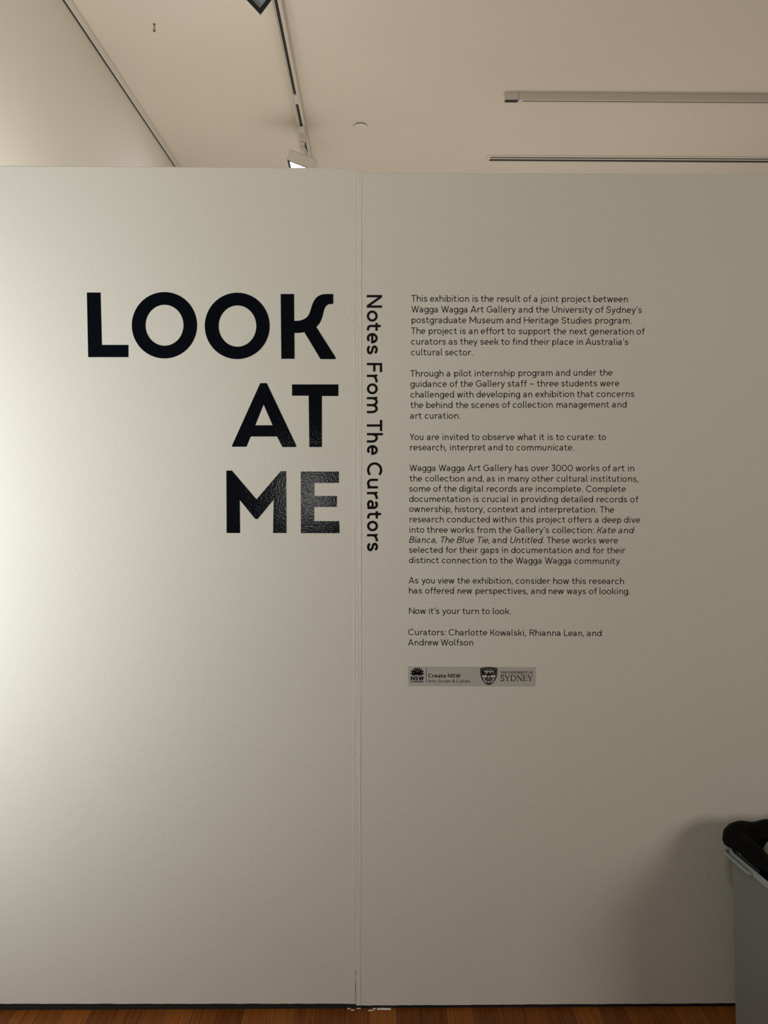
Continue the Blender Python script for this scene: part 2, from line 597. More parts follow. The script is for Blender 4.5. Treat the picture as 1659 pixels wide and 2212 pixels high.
def glyph(ch, W, w, plain=False):
    """pen strokes (points, closed) of a character W wide drawn with a pen w wide"""
    h = w / 2
    X = XH
    S = []

    def st(*p):
        S.append((list(p), False))

    def path(p, closed=False):
        S.append((p, closed))

    def flag(x, top=X):
        if plain:
            st((x, 0), (x, top))
            return
        path([(x, 0), (x, top - 0.17)] + arc(x - 0.11, top - 0.17, 0.11, 0.17 - h, 0, 78, 5))

    def bowl(x0, x1, y0=0.0, y1=X):
        path(arc((x0 + x1) / 2, (y0 + y1) / 2, (x1 - x0) / 2 - h, (y1 - y0) / 2 - h, 0, 360, 22)[:-1], True)

    def arch(xa, xb, top=X):
        r = (xb - xa) / 2
        ry = min(0.30, top * 0.45)
        path(arc((xa + xb) / 2, top - h - ry, r, ry, 170, 0, 10) + [(xb, 0)])

    F = 0.0 if plain else 0.075
    if ch == 'a':
        xr = W - h - (0 if plain else 0.085)
        tail = [(xr, 0.0)] if plain else arc(xr + 0.10, 0.14, 0.10, 0.14 - h, 180, 255, 4)
        path(arc((xr + h) / 2, X - h - 0.20, (xr - h) / 2, 0.20, 148, 0, 8) + tail)
        path(arc((xr + h) / 2 - 0.01, 0.225, (xr - h) / 2 + 0.01, 0.225 - h, 0, 360, 18)[:-1], True)
    elif ch == 'b':
        st((h, 0), (h, ASC)); bowl(0.02, W)
    elif ch == 'c':
        path(arc(W / 2 + 0.04, X / 2, W / 2 - h + 0.02, X / 2 - h, 48, 312, 16))
    elif ch == 'd':
        st((W - h, 0), (W - h, ASC)); bowl(0, W - 0.02)
    elif ch == 'e':
        path([(h, X * 0.5), (W - h, X * 0.5)] + arc(W / 2, X / 2, W / 2 - h, X / 2 - h, 4, 312, 20))
    elif ch == 'f':
        xs = W * 0.42
        path([(xs, 0), (xs, ASC - 0.24)] + arc(xs + W * 0.36, ASC - 0.24, W * 0.36, 0.24 - h, 180, 76, 7))
        st((0, X - h), (W * 0.92, X - h))
    elif ch == 'g':
        bowl(0, W - 0.02)
        path([(W - h, X), (W - h, -0.04)] + arc(W / 2, -0.04, W / 2 - h, -DESC - 0.04 - h, 0, -148, 9))
    elif ch == 'h':
        st((h, 0), (h, ASC)); arch(h, W - h)
    elif ch == 'i':
        flag(W - h); st((W - h, 0.93 - w * 0.55), (W - h, 0.93 + w * 0.55))
    elif ch == 'j':
        xs = W - h
        path([(xs, X), (xs, -0.08)] + arc(xs - 0.17, -0.08, 0.17, -DESC - 0.08 - h, 0, -80, 6))
        st((xs, 0.93 - w * 0.55), (xs, 0.93 + w * 0.55))
    elif ch == 'k':
        st((h, 0), (h, ASC))
        path([(h, 0.33), (0.22, 0.34)] + bez((0.22, 0.34), (W * 0.72, 0.36), (W * 0.55, X - h), (W - 0.02, X - h), 8)[1:])
        st((W * 0.46, 0.36), (W - h, 0))
    elif ch == 'l':
        if plain:
            st((h, 0), (h, ASC))
        else:
            path([(h, ASC), (h, 0.17)] + arc(h + 0.15, 0.17, 0.15, 0.17 - h, 180, 268, 5))
    elif ch == 'm':
        xa = h + F
        flag(xa); xm = (xa + W - h) / 2
        arch(xa, xm); arch(xm, W - h)
    elif ch == 'n':
        flag(h + F); arch(h + F, W - h)
    elif ch == 'o':
        bowl(0, W)
    elif ch == 'p':
        xs = h + F * 0.8
        S2 = len(S)
        flag(xs); S[S2] = ([(xs, DESC)] + S[S2][0][1:], False)
        bowl(xs - h + 0.02, W)
    elif ch == 'r':
        xs = h + F
        flag(xs)
        path(arc(W - 0.02, X - h - 0.27, W - 0.02 - xs, 0.27, 172, 86, 7))
    elif ch in 'sS':
        H = X if ch == 's' else 1.0
        c = [(.94, .80), (.76, .95), (.5, 1), (.20, .95), (.04, .77), (.16, .60), (.5, .51), (.84, .41), (.98, .23), (.82, .05), (.48, 0), (.20, .05), (.02, .20)]
        path(catmull([(h + u * (W - w), h + v * (H - w)) for u, v in c], 3))
    elif ch == 't':
        xs = W * 0.36
        path([(xs, 0.91), (xs, 0.22)] + arc(xs + 0.24, 0.22, 0.24, 0.22 - h, 180, 282, 7))
        st((0, X - h), (W * 0.92, X - h))
    elif ch == 'u':
        xr = W - h - (0 if plain else 0.06)
        path([(h, X), (h, 0.29)] + arc((h + xr) / 2, 0.29, (xr - h) / 2, 0.29 - h, 180, 352, 10))
        if plain:
            st((xr, X), (xr, 0))
        else:
            path([(xr, X), (xr, 0.14)] + arc(xr + 0.10, 0.14, 0.10, 0.14 - h, 180, 255, 4))
    elif ch == 'v':
        st((h * .9, X), (W / 2 - h * .1, 0)); st((W - h * .9, X), (W / 2 + h * .1, 0))
    elif ch == 'w':
        a = h * .9
        m = W / 2
        st((a, X), (W * .27, 0)); st((W * .27, 0), (m, X * .98)); st((m, X * .98), (W * .73, 0)); st((W * .73, 0), (W - a, X))
    elif ch == 'x':
        st((h, X), (W - h, 0)); st((W - h, X), (h, 0))
    elif ch == 'y':
        st((h, X), (W * .53, 0.02))
        path([(W - h, X), (W * .44, -0.10)] + bez((W * .44, -0.10), (W * .36, DESC + h), (W * .26, DESC + h), (W * .10, DESC + h + .02), 5)[1:])
    elif ch == 'z':
        st((0, X - h), (W, X - h)); st((W - h, X - h), (h, h)); st((0, h), (W, h))
    elif ch == 'A':
        st((h * .9, 0), (W / 2 - h * .1, 1)); st((W - h * .9, 0), (W / 2 + h * .1, 1)); st((W * .19, .29), (W * .81, .29))
    elif ch == 'B':
        st((h, 0), (h, 1))
        path([(h, 1 - h), (W * .5, 1 - h)] + arc(W * .58, .76, W * .34, .24 - h, 90, -90, 8) + [(h, .52)])
        path([(h, .52), (W * .55, .52)] + arc(W * .62, .26 + h / 2, W * .38 - h, .26 - h / 2, 90, -90, 8) + [(h, h)])
    elif ch == 'C':
        path(arc(W / 2 + .05, .5, W / 2 - h + .05, .5 - h, 46, 314, 20))
    elif ch == 'D':
        path([(h, h), (h, 1 - h), (W * .45, 1 - h)] + arc(W * .45, .5, W * .55 - h, .5 - h, 90, -90, 14), True)
    elif ch == 'E':
        st((h, 0), (h, 1)); st((h, 1 - h), (W, 1 - h)); st((h, .52), (W * .92, .52)); st((h, h), (W, h))
    elif ch == 'F':
        st((h, 0), (h, 1)); st((h, 1 - h), (W, 1 - h)); st((h, .49), (W * .93, .49))
    elif ch == 'G':
        path(arc(W / 2, .5, W / 2 - h, .5 - h, 44, 350, 20) + [(W - h, .50)])
        st((W * .55, .49), (W, .49))
    elif ch == 'H':
        st((h, 0), (h, 1)); st((W - h, 0), (W - h, 1)); st((h, .52), (W - h, .52))
    elif ch == 'I':
        st((W / 2, 0), (W / 2, 1))
    elif ch == 'K':
        st((h, 0), (h, 1))
        path([(h, .47), (.24, .48)] + bez((.24, .48), (W * .74, .50), (W * .56, 1 - h), (W - .02, 1 - h), 8)[1:])
        st((W * .46, .52), (W - h, 0))
    elif ch == 'L':
        st((h, 0), (h, 1)); st((h, h), (W, h))
    elif ch == 'M':
        st((h, 0), (h, 1)); st((W - h, 0), (W - h, 1)); st((h, .97), (W / 2, .24)); st((W / 2, .24), (W - h, .97))
    elif ch == 'N':
        st((h, 0), (h, 1)); st((W - h, 0), (W - h, 1)); st((h * 1.3, .95), (W - h * 1.3, .05))
    elif ch == 'R':
        st((h, 0), (h, 1))
        path([(h, 1 - h), (W * .5, 1 - h)] + arc(W * .56, .73, W * .44 - h, .27 - h, 90, -90, 8) + [(h, .46)])
        st((W * .5, .46), (W - h, 0))
    elif ch == 'T':
        st((0, 1 - h), (W, 1 - h)); st((W / 2, 0), (W / 2, 1 - h))
    elif ch == 'U':
        path([(h, 1), (h, .36)] + arc(W / 2, .36, W / 2 - h, .36 - h, 180, 360, 12) + [(W - h, 1)])
    elif ch == 'V':
        st((h * .9, 1), (W / 2, 0)); st((W - h * .9, 1), (W / 2, 0))
    elif ch == 'W':
        a = h * .9
        st((a, 1), (W * .28, 0)); st((W * .28, 0), (W * .5, .96)); st((W * .5, .96), (W * .72, 0)); st((W * .72, 0), (W - a, 1))
    elif ch == 'Y':
        st((h, 1), (W / 2, .42)); st((W - h, 1), (W / 2, .42)); st((W / 2, 0), (W / 2, .45))
    elif ch == '0':
        path(arc(W / 2, .5, W / 2 - h, .5 - h, 0, 360, 24)[:-1], True)
    elif ch == '3':
        path([(.04, 1 - h), (W - .08, 1 - h), (W * .46, .60)] + arc(W * .46, .30, W * .54 - h, .30 - h, 86, -148, 12))
    elif ch == '&':
        path([(W, 0.02), (W * .28, .66)] + arc(W * .42, .80, W * .2, .2 - h, 205, -30, 8) + [(W * .2, .44)]
             + arc(W * .36, .24, W * .36 - h, .24 - h, 140, 300, 8) + bez((W * .54, .04), (W * .75, .12), (W * .85, .3), (W * .86, .5), 5)[1:])
    elif ch == '.':
        d = max(w * 0.62, 0.06)
        st((W / 2, 0), (W / 2, 2 * d))
    elif ch == ',':
        d = max(w * 0.62, 0.06)
        st((W * .62, 2 * d), (W * .55, 0)); st((W * .55, 0.02), (W * .28, -0.13))
    elif ch == ':':
        d = max(w * 0.62, 0.06)
        st((W / 2, 0), (W / 2, 2 * d)); st((W / 2, X - 2 * d), (W / 2, X))
    elif ch == '’':
        st((W * .65, 1.0), (W * .35, .74))
    elif ch == "'":
        st((W / 2, 1.02), (W / 2, .72))
    elif ch == '–':
        st((0, .40), (W, .40))
    return S


# ink width, left and right bearings
MET = {"'": (.10, .07, .05), ',': (.185, .05, .03), '.': (.15, .09, .05), '0': (.80, .07, .045), '3': (.62, .05, .037),
       ':': (.16, .09, .05), 'A': (.874, .05, .039), 'C': (.93, .06, .06), 'G': (.96, .05, .047), 'H': (.86, .06, .056),
       'K': (.695, .05, .033), 'L': (.581, .05, .035), 'M': (.996, .05, .043), 'N': (.87, .05, .046), 'R': (.783, .05, .048),
       'S': (.74, .055, .05), 'T': (.714, .05, .038), 'U': (.771, .05, .039), 'W': (1.181, .05, .034), 'Y': (.70, .04, -.02),
       'B': (.72, .06, .05), 'a': (.636, .045, .050), 'b': (.68, .11, .045), 'c': (.66, .035, .056), 'd': (.67, .062, .082),
       'e': (.66, .047, .042), 'f': (.475, .07, -.02), 'g': (.661, .044, .065), 'h': (.615, .09, .05), 'i': (.185, .05, .085),
       'j': (.256, .006, .092), 'k': (.617, .10, .044), 'l': (.24, .11, .035), 'm': (1.06, .08, .08), 'n': (.66, .085, .085),
       'o': (.70, .035, .055), 'p': (.69, .06, .06), 'r': (.50, .06, .012), 's': (.56, .07, .05), 't': (.475, .056, .054),
       'u': (.63, .09, .06), 'v': (.62, .064, .023), 'w': (.913, .037, .056), 'x': (.63, .025, .025), 'y': (.652, .032, .021),
       '’': (.16, .07, .05), '–': (.55, .05, .05), 'I': (.16, .10, .10), 'V': (.84, .02, .02), 'E': (.58, .09, .05),
       'O': (.98, .05, .05), 'D': (.80, .09, .05), 'F': (.55, .09, .03), '&': (.78, .06, .04), 'q': (.67, .06, .08), 'z': (.55, .05, .05)}
SPACE = 0.365


def sweep(mb, pts, closed, w, y0, y1):
    """flat ribbon w wide along pts in the wall plane, as a thin solid"""
    m = len(pts)
    if m < 2:
        return
    L, R = [], []
    for i in range(m):
        if closed:
            a, b = pts[(i - 1) % m], pts[(i + 1) % m]
            pa, pb = pts[i], pts[i]
        else:
            a, b = pts[max(i - 1, 0)], pts[min(i + 1, m - 1)]
        d1 = Vector((pts[i][0] - a[0], pts[i][1] - a[1]))
        d2 = Vector((b[0] - pts[i][0], b[1] - pts[i][1]))
        if d1.length < 1e-9:
            d1 = d2
        if d2.length < 1e-9:
            d2 = d1
        d1.normalize(); d2.normalize()
        t = d1 + d2
        if t.length < 1e-6:
            t = d2
        t.normalize()
        nrm = Vector((-t.y, t.x))
        c = max(0.45, nrm.dot(Vector((-d1.y, d1.x))))
        nrm *= w / 2 / c
        L.append((pts[i][0] + nrm.x, pts[i][1] + nrm.y))
        R.append((pts[i][0] - nrm.x, pts[i][1] - nrm.y))
    vs = [(p[0], y0, p[1]) for p in L] + [(p[0], y0, p[1]) for p in R] + [(p[0], y1, p[1]) for p in L] + [(p[0], y1, p[1]) for p in R]
    fs = []
    for i in range(m if closed else m - 1):
        j = (i + 1) % m
        fs.append((i, m + i, m + j, j))
        fs.append((i, j, 2 * m + j, 2 * m + i))
        fs.append((m + j, m + i, 3 * m + i, 3 * m + j))
    if not closed:
        fs.append((0, 2 * m, 3 * m, m))
        fs.append((m - 1, 2 * m - 1, 4 * m - 1, 3 * m - 1))
    mb.add(vs, fs)


def put_glyph(mb, ch, W, w, frame, y0, y1, plain=False, shear=0.0):
    """frame(u, v) maps glyph units to wall (x, z); frame.unit is one cap height in metres"""
    if ch == 'O':
        S = [(arc(W / 2, .5, W / 2 - w / 2, .5 - w / 2, 0, 360, 28)[:-1], True)]
    else:
        S = glyph(ch, W, w, plain)
    for k, (pts, cl) in enumerate(S):      # crossing strokes lie a hair over one another
        sweep(mb, [frame(u + shear * v, v) for u, v in pts], cl, w * frame.unit, y0 - k * 3e-5, y1)


class Frame:
    def __init__(self, p0, ex, ez, unit, sx=1.0):
        self.p0, self.ex, self.ez, self.unit, self.sx = p0, ex, ez, unit, sx

    def __call__(self, u, v):
        return (self.p0[0] + (u * self.sx * self.ex[0] + v * self.ez[0]) * self.unit,
                self.p0[1] + (u * self.sx * self.ex[1] + v * self.ez[1]) * self.unit)


def layout(text, met=MET, space=SPACE, track=0.0, wscale=1.0):
    """[(char, pen x, ink width, italic)], ink length; *...* marks italics"""
    out, x, it, first = [], 0.0, False, True
    last = 0.0
    for ch in text:
        if ch == '*':
            it = not it
            continue
        if ch == ' ':
            x += space
            continue
        W, l, r = met[ch]
        W, l, r = W * wscale, l * wscale, r * wscale
        if not first:
            x += l + track
        first = False
        out.append((ch, x, W, it))
        x += W
        last = x
        x += r
    return out, last


def text_between(mb, text, P0, P1, cap, w, y0=-0.0003, y1=0.0, plain=False, wscale=1.0, space=SPACE, track=0.0):
    """set a line so that its ink runs from P0 to P1 along the baseline"""
    gl, ln = layout(text, space=space, track=track, wscale=wscale)
    d = Vector((P1[0] - P0[0], P1[1] - P0[1]))
    ex = d.normalized()
    sx = d.length / (ln * cap)
    fr = Frame(P0, (ex.x, ex.y), (-ex.y, ex.x), cap, 1.0)
    for ch, x, W, it in gl:
        f = Frame(fr(x * sx, 0), fr.ex, fr.ez, cap, 1.0)
        put_glyph(mb, ch, W * sx, w, f, y0, y1, plain, 0.21 if it else 0.0)
    return sx


def set_line(mb, text, xa, ya, xb, yb, anchors, cap, w):
    """set a line of wall text word by word at the measured word positions"""
    gl, ln = layout(text)
    words = [t.replace('*', '') for t in text.split(' ')]
    spans, k = [], 0
    for t in words:
        g = gl[k:k + len(t)]
        k += len(t)
        spans.append((g[0][1], g[-1][1] + g[-1][2], g))
    knots = [(0.0, xa)]
    for (a, b, g), an in zip(spans, anchors):
        if an:
            knots += [(a, an[0]), (b, an[1])]
    knots.append((ln, xb))
    knots.sort()

    def px(u):
        for (u0, p0), (u1, p1) in zip(knots, knots[1:]):
            if u <= u1 and u1 > u0:
                return p0 + (u - u0) * (p1 - p0) / (u1 - u0)
        return knots[-1][1]
    for a, b, g in spans:
        pa, pb = px(a), px(b)
        y_a = ya + (yb - ya) * (pa - xa) / (xb - xa)
        y_b = ya + (yb - ya) * (pb - xa) / (xb - xa)
        A, B = wall_pt(pa, y_a), wall_pt(pb, y_b)
        d = Vector((B[0] - A[0], B[1] - A[1]))
        sx = d.length / ((b - a) * cap)
        d.normalize()
        for ch, x, W, it in g:
            o = ((x - a) * sx * cap)
            f = Frame((A[0] + d.x * o, A[1] + d.y * o), (d.x, d.y), (-d.y, d.x), cap)
            put_glyph(mb, ch, W * sx, w, f, -0.0003, 0.0, False, 0.21 if it else 0.0)


CAPH = 0.01785
LINES = [
    # paragraph label, [(text, left x, left baseline, right x, right baseline)]
    ('paragraph of small black wall text beginning This exhibition is the result', [
        ('This exhibition is the result of a joint project between', 888.4, 651.7, 1355.9, 652.9),
        ('Wagga Wagga Art Gallery and the University of Sydney’s', 888.4, 674.9, 1386.3, 676.1),
        ('postgraduate Museum and Heritage Studies program.', 888.4, 698.1, 1364.1, 699.3),
        ('The project is an effort to support the next generation of', 888.0, 721.5, 1393.0, 722.8),
        ('curators as they seek to find their place in Australia’s', 887.9, 744.5, 1357.1, 745.4),
        ('cultural sector.', 887.5, 767.6, 1021.1, 767.9)]),
    ('paragraph of small black wall text beginning Through a pilot internship program', [
        ('Through a pilot internship program and under the', 886.4, 813.7, 1322.9, 811.5),
        ('guidance of the Gallery staff – three students were', 886.4, 836.1, 1337.4, 834.6),
        ('challenged with developing an exhibition that concerns', 886.4, 859.0, 1370.1, 857.5),
        ('the behind the scenes of collection management and', 886.7, 881.7, 1353.4, 880.3),
        ('art curation.', 886.0, 904.7, 994.4, 904.6)]),
    ('two lines of small black wall text beginning You are invited', [
        ('You are invited to observe what it is to curate: to', 885.4, 950.6, 1308.7, 950.6),
        ('research, interpret and to communicate.', 885.0, 973.0, 1239.7, 973.2)]),
    ('longest paragraph of small black wall text, ten lines with some italics', [
        ('Wagga Wagga Art Gallery has over 3000 works of art in', 884.7, 1017.5, 1369.6, 1018.0),
        ('the collection and, as in many other cultural institutions,', 884.7, 1040.1, 1378.8, 1040.9),
        ('some of the digital records are incomplete. Complete', 883.9, 1062.1, 1351.7, 1062.8),
        ('documentation is crucial in providing detailed records of', 883.9, 1084.3, 1379.3, 1085.3),
        ('ownership, history, context and interpretation. The', 883.9, 1106.0, 1326.2, 1107.4),
        ('research conducted within this project offers a deep dive', 883.9, 1128.2, 1382.5, 1129.4),
        ('into three works from the Gallery’s collection: *Kate and*', 883.9, 1150.8, 1367.1, 1152.0),
        ('*Bianca*, *The Blue Tie,* and *Untitled.* These works were', 883.4, 1172.5, 1334.7, 1174.0),
        ('selected for their gaps in documentation and for their', 883.4, 1194.2, 1350.7, 1195.4),
        ('distinct connection to the Wagga Wagga community.', 883.4, 1216.5, 1342.4, 1218.4)]),
    ('two lines of small black wall text beginning As you view the exhibition', [
        ('As you view the exhibition, consider how this research', 882.9, 1260.3, 1347.6, 1261.8),
        ('has offered new perspectives, and new ways of looking.', 883.4, 1282.2, 1360.8, 1283.7)]),
    ('single line of small black wall text reading Now it is your turn to look', [
        ("Now it's your turn to look.", 883.4, 1326.1, 1103.8, 1326.8)]),
    ('two lines of small black wall text crediting the curators above the logo sticker', [
        ('Curators: Charlotte Kowalski, Rhianna Lean, and', 881.7, 1372.0, 1299.1, 1374.2),
        ('Andrew Wolfson', 881.4, 1394.2, 1021.9, 1394.4)]),
]
ANCHORS = [      # measured start and end of every word, line by line; None: spaced between its neighbours
    [(888.4, 923.1), (928.9, 1013.2), (1019.9, 1032.5), (1038.6, 1066.2), (1073.2, 1124.1), None, (1152.9, 1161.7), (1167.1, 1206.3), (1213.0, 1275.8), (1281.9, 1355.9)],
    [(888.4, 946.8), (953.1, 1010.7), (1016.6, 1045.0), (1051.2, 1114.1), None, (1157.5, 1185.4), (1192.6, 1279.9), (1286.1, 1304.1), (1309.2, 1386.3)],
    [(888.4, 1006.9), (1014.4, 1086.7), (1093.1, 1124.3), (1131.7, 1206.5), (1212.6, 1278.1), (1284.9, 1364.1)],
    [(888.0, 918.7), (925.4, 987.2), (993.5, 1006.1), (1012.7, 1032.3), (1038.6, 1089.6), (1095.7, 1113.4), None, (1195.5, 1223.0), (1229.8, 1267.7), (1273.9, 1368.4), (1374.6, 1393.0)],
    [(887.9, 963.2), (969.0, 987.9), (993.9, 1031.6), (1037.3, 1077.0), (1082.5, 1100.4), (1106.8, 1139.6), (1145.5, 1186.8), (1192.1, 1238.5), (1245.2, 1258.9), (1264.7, 1357.1)],
    [(887.5, 955.8), (961.3, 1021.1)],
    [(886.4, 958.0), (964.8, 973.5), (980.2, 1018.3), (1024.8, 1112.1), None, (1200.5, 1231.5), (1238.9, 1288.3), (1295.0, 1322.8)],
    [(886.4, 965.2), (971.3, 989.0), (994.4, 1021.6), (1027.8, 1090.7), (1096.2, 1138.5), None, (1159.7, 1206.5), (1212.3, 1290.0), (1296.1, 1337.4)],
    [(886.4, 980.5), (987.2, 1022.8), (1028.9, 1123.3), (1130.0, 1149.7), (1156.4, 1240.2), (1246.4, 1281.9), (1287.8, 1370.1)],
    [(886.7, 914.2), (920.9, 977.2), (984.4, 1011.6), (1017.8, 1078.2), (1084.5, 1102.1), None, (1201.0, 1315.8), (1322.0, 1353.4)],
    [(886.0, 910.9), (917.1, 994.4)],
    [(885.4, 915.1), (921.8, 948.5), (955.1, 1011.9), (1018.6, 1035.6), (1042.0, 1111.3), None, (1164.7, 1175.9), (1182.1, 1194.3), (1201.0, 1218.0), (1224.3, 1285.6), (1292.3, 1308.7)],
    [(885.0, 964.3), (971.3, 1048.6), (1054.5, 1085.7), (1092.1, 1109.3), None],
    [(884.7, 941.5), (947.6, 1004.4), (1010.2, 1038.1), (1044.0, 1106.3), (1112.4, 1141.0), (1147.2, 1185.4), (1190.9, 1237.2), (1243.5, 1295.0), (1301.1, 1319.2), (1324.0, 1349.2), (1355.4, 1369.6)],
    [(884.7, 911.7), (918.1, 1003.2), (1009.7, 1045.0), (1051.2, 1069.2), (1075.9, 1089.6), (1096.2, 1143.0), (1148.7, 1196.0), (1201.5, 1269.4), (1275.6, 1378.8)],
    [(883.8, 929.8), (935.9, 953.5), (959.0, 986.0), (991.9, 1044.5), (1050.3, 1116.8), None, (1156.7, 1258.9), (1265.6, 1351.7)],
    [(883.8, 1015.3), (1021.9, 1034.1), (1040.6, 1098.7), (1104.9, 1118.3), None, (1211.8, 1280.8), (1287.8, 1354.6), (1360.9, 1379.3)],
    [(883.8, 976.0), (983.0, 1046.5), (1052.8, 1119.6), None, (1162.9, 1289.5), (1295.6, 1326.2)],
    [(883.8, 958.5), (964.8, 1057.8), (1064.0, 1115.1), None, (1158.7, 1221.0), (1226.8, 1278.3), (1284.8, 1293.6), (1300.3, 1341.7), (1347.9, 1382.5)],
    [(883.8, 916.2), (922.3, 967.2), (973.2, 1024.1), (1029.9, 1070.4), (1077.0, 1104.2), None, (1192.3, 1282.8), None, None],
    [None, None, None, None, None, None, (1180.9, 1230.2), (1236.4, 1287.8), (1293.6, 1334.7)],
    [(883.3, 956.0), (962.7, 986.5), (992.4, 1031.9), (1037.8, 1077.4), (1083.7, 1097.1), None, None, None, None],
    [(883.3, 948.0), (954.0, 1051.2), (1057.0, 1074.2), (1080.4, 1107.9), None, (1176.8, 1234.7), (1240.5, 1342.4)],
    [(882.8, 903.9), (910.6, 939.6), (945.5, 981.5), (988.0, 1014.9), (1021.1, 1107.6), None, (1194.8, 1228.8), (1235.2, 1265.6), (1271.9, 1347.6)],
    [(883.3, 911.7), (918.1, 980.5), (987.2, 1019.4), (1026.6, 1140.1), (1147.0, 1178.4), (1184.3, 1217.7), (1224.3, 1265.6), (1271.9, 1289.8), (1295.0, 1360.7)],
    [(883.3, 919.6), (925.6, 949.0), (955.1, 993.5), (998.9, 1034.5), (1040.8, 1057.8), (1064.5, 1103.7)],
    [(881.7, 963.0), (969.0, 1052.3), (1059.2, 1135.8), (1143.9, 1211.3), (1218.5, 1261.4), (1267.7, 1299.1)],
    [(881.3, 946.8), (952.3, 1021.9)],
]
row = 0
for lab, lines in LINES:
    bx, bz = wall_pt(lines[-1][1], lines[-1][2])
    par = thing('text_paragraph', (bx, 0, bz), lab, 'wall text', 'paragraphs of wall text on the right panel')
    for text, xa, ya, xb, yb in lines:
        mb = MB()
        set_line(mb, text, xa, ya, xb, yb, ANCHORS[row], CAPH, 0.113)
        row += 1
        mb.build('text_line', TEXTV, par)

# ------------------------------------------------------------------ vertical subtitle, read top to bottom
SUB = [('Notes', [('N', 637.3, 664.8), ('o', 670.7, 694.9), ('t', 697.6, 715.9), ('e', 719.3, 741.7), ('s', 745.4, 765.8)]),
       ('From', [('F', 784.0, 803.9), ('r', 807.0, 825.9), ('o', 828.0, 851.7), ('m', 855.1, 892.6)]),
       ('The', [('T', 907.1, 931.2), ('h', 935.4, 956.1), ('e', 961.4, 982.8)]),
       ('Curators', [('C', 998.6, 1029.2), ('u', 1034.1, 1057.1), ('r', 1060.2, 1077.8), ('a', 1080.5, 1102.3), ('t', 1104.2, 1121.5),
                     ('o', 1124.9, 1147.6), ('r', 1151.2, 1169.3), ('s', 1171.7, 1191.0)])]
bx, bz = wall_pt(792.8, 1191)
sub = thing('vertical_subtitle', (bx, 0, bz), 'black vinyl subtitle running down the wall beside the panel seam', 'wall text')
for word, letters in SUB:
    wb = wall_pt(792.6, letters[-1][2])
    mb = MB()
    for ch, ya, yb in letters:
        xb = 792.2 + (ya - 640) * 0.0013
        p0 = wall_pt(xb, ya)
        p1 = wall_pt(xb + 0.02, yb)
        top = wall_pt(xb + 32.9, ya)
        cap = top[0] - p0[0]
        Wd = (p0[1] - p1[1]) / cap
        put_glyph(mb, ch, Wd, 0.150, Frame(p0, (0.0, -1.0), (1.0, 0.0), cap), -0.0006, 0.0)
    mb.build('subtitle_word', TEXTV, sub)


# ------------------------------------------------------------------ logo sticker
def lg(u, v):                   # left half of the sticker, measured
    return wall_pt(870 + u / 11.06, 1430 + v / 11.06)


def lg2(u, v):                  # right half
    return wall_pt(1020 + u / 11.06, 1430 + v / 11.06)


b0 = lg(125, 573)
stk = thing('logo_sticker', (b0[0], 0, b0[1]), 'greyish clear sticker with a flower logo and a shield logo', 'sticker')
plate([[lg(125, 573), lg2(1515, 585), lg2(1515, 120), lg(125, 103)]], -0.0004, 0.0).build('sticker_film', FILM, stk)
Y0, Y1 = -0.0008, -0.0004


def petal(mb, base, tip, wid, f=lg, bulge=0.45):
    bx_, by_ = base
    tx, ty = tip
    d = Vector((tx - bx_, ty - by_))
    wid *= 1.3
    nrm = Vector((-d.y, d.x)).normalized() * wid / 2
    mx, my = bx_ + d.x * bulge, by_ + d.y * bulge
    lft = bez(base, (bx_ + nrm.x, by_ + nrm.y), (mx + nrm.x * 1.3, my + nrm.y * 1.3), tip, 6)
    rgt = bez(tip, (mx - nrm.x * 1.3, my - nrm.y * 1.3), (bx_ - nrm.x, by_ - nrm.y), base, 6)
    plate([[f(*p) for p in lft[:-1] + rgt[:-1]]], Y0, Y1, mb)


mb = MB()
for b_, t_, w_ in [((345, 222), (347, 124), 50), ((333, 312), (297, 186), 56), ((356, 312), (398, 186), 56),
                   ((308, 300), (246, 150), 50), ((382, 300), (450, 150), 50), ((300, 186), (290, 128), 34), ((394, 186), (404, 128), 34),
                   ((285, 300), (178, 268), 50), ((402, 300), (514, 268), 50), ((250, 250), (196, 196), 44), ((440, 250), (497, 196), 44),
                   ((243, 318), (338, 312), 12), ((355, 312), (452, 318), 12)]:
    petal(mb, b_, t_, w_)
mb.build('flower_emblem', INK, stk)
mb = MB()
text_between(mb, 'NSW', lg(190, 437), lg(500, 437), (lg(0, 340)[1] - lg(0, 437)[1]), 0.235, Y0, Y1, True, track=0.0)
text_between(mb, 'GOVERNMENT', lg(190, 483), lg(495, 483), (lg(0, 455)[1] - lg(0, 483)[1]), 0.24, Y0, Y1, True)
mb.build('lettering', INK, stk)
mb = MB()
plate([[lg(556, 485), lg(565, 485), lg(565, 148), lg(556, 148)]], Y0, Y1, mb)
mb.build('divider_bar', INK, stk)
mb = MB()
text_between(mb, 'Create NSW', lg(605, 371), lg(1374, 372), lg(0, 280)[1] - lg(0, 371)[1], 0.165, Y0, Y1, True)
text_between(mb, 'Arts, Screen & Culture', lg(598, 487), lg(1612, 487), lg(0, 418)[1] - lg(0, 487)[1], 0.10, Y0, Y1, True)
mb.build('lettering', INK, stk)


def shield(k, top=150, apex=118, tip=552):
    """outline inset by k"""
    L_, R_ = 190 + k, 599 - k
    cx = 394.5
    pts = bez((L_, top + k), (L_ + 60, apex + 14 + k), (cx - 80, apex + k), (cx, apex + k), 8)
    pts += bez((cx, apex + k), (cx + 80, apex + k), (R_ - 60, apex + 14 + k), (R_, top + k), 8)[1:]
    pts += bez((R_, top + k), (R_ + 5, 400 - k * .3), (R_ - 70, 510 - k), (cx, tip - k * 1.15), 14)[1:]
    pts += bez((cx, tip - k * 1.15), (L_ + 70, 510 - k), (L_ - 5, 400 - k * .3), (L_, top + k), 14)[1:-1]
    return pts


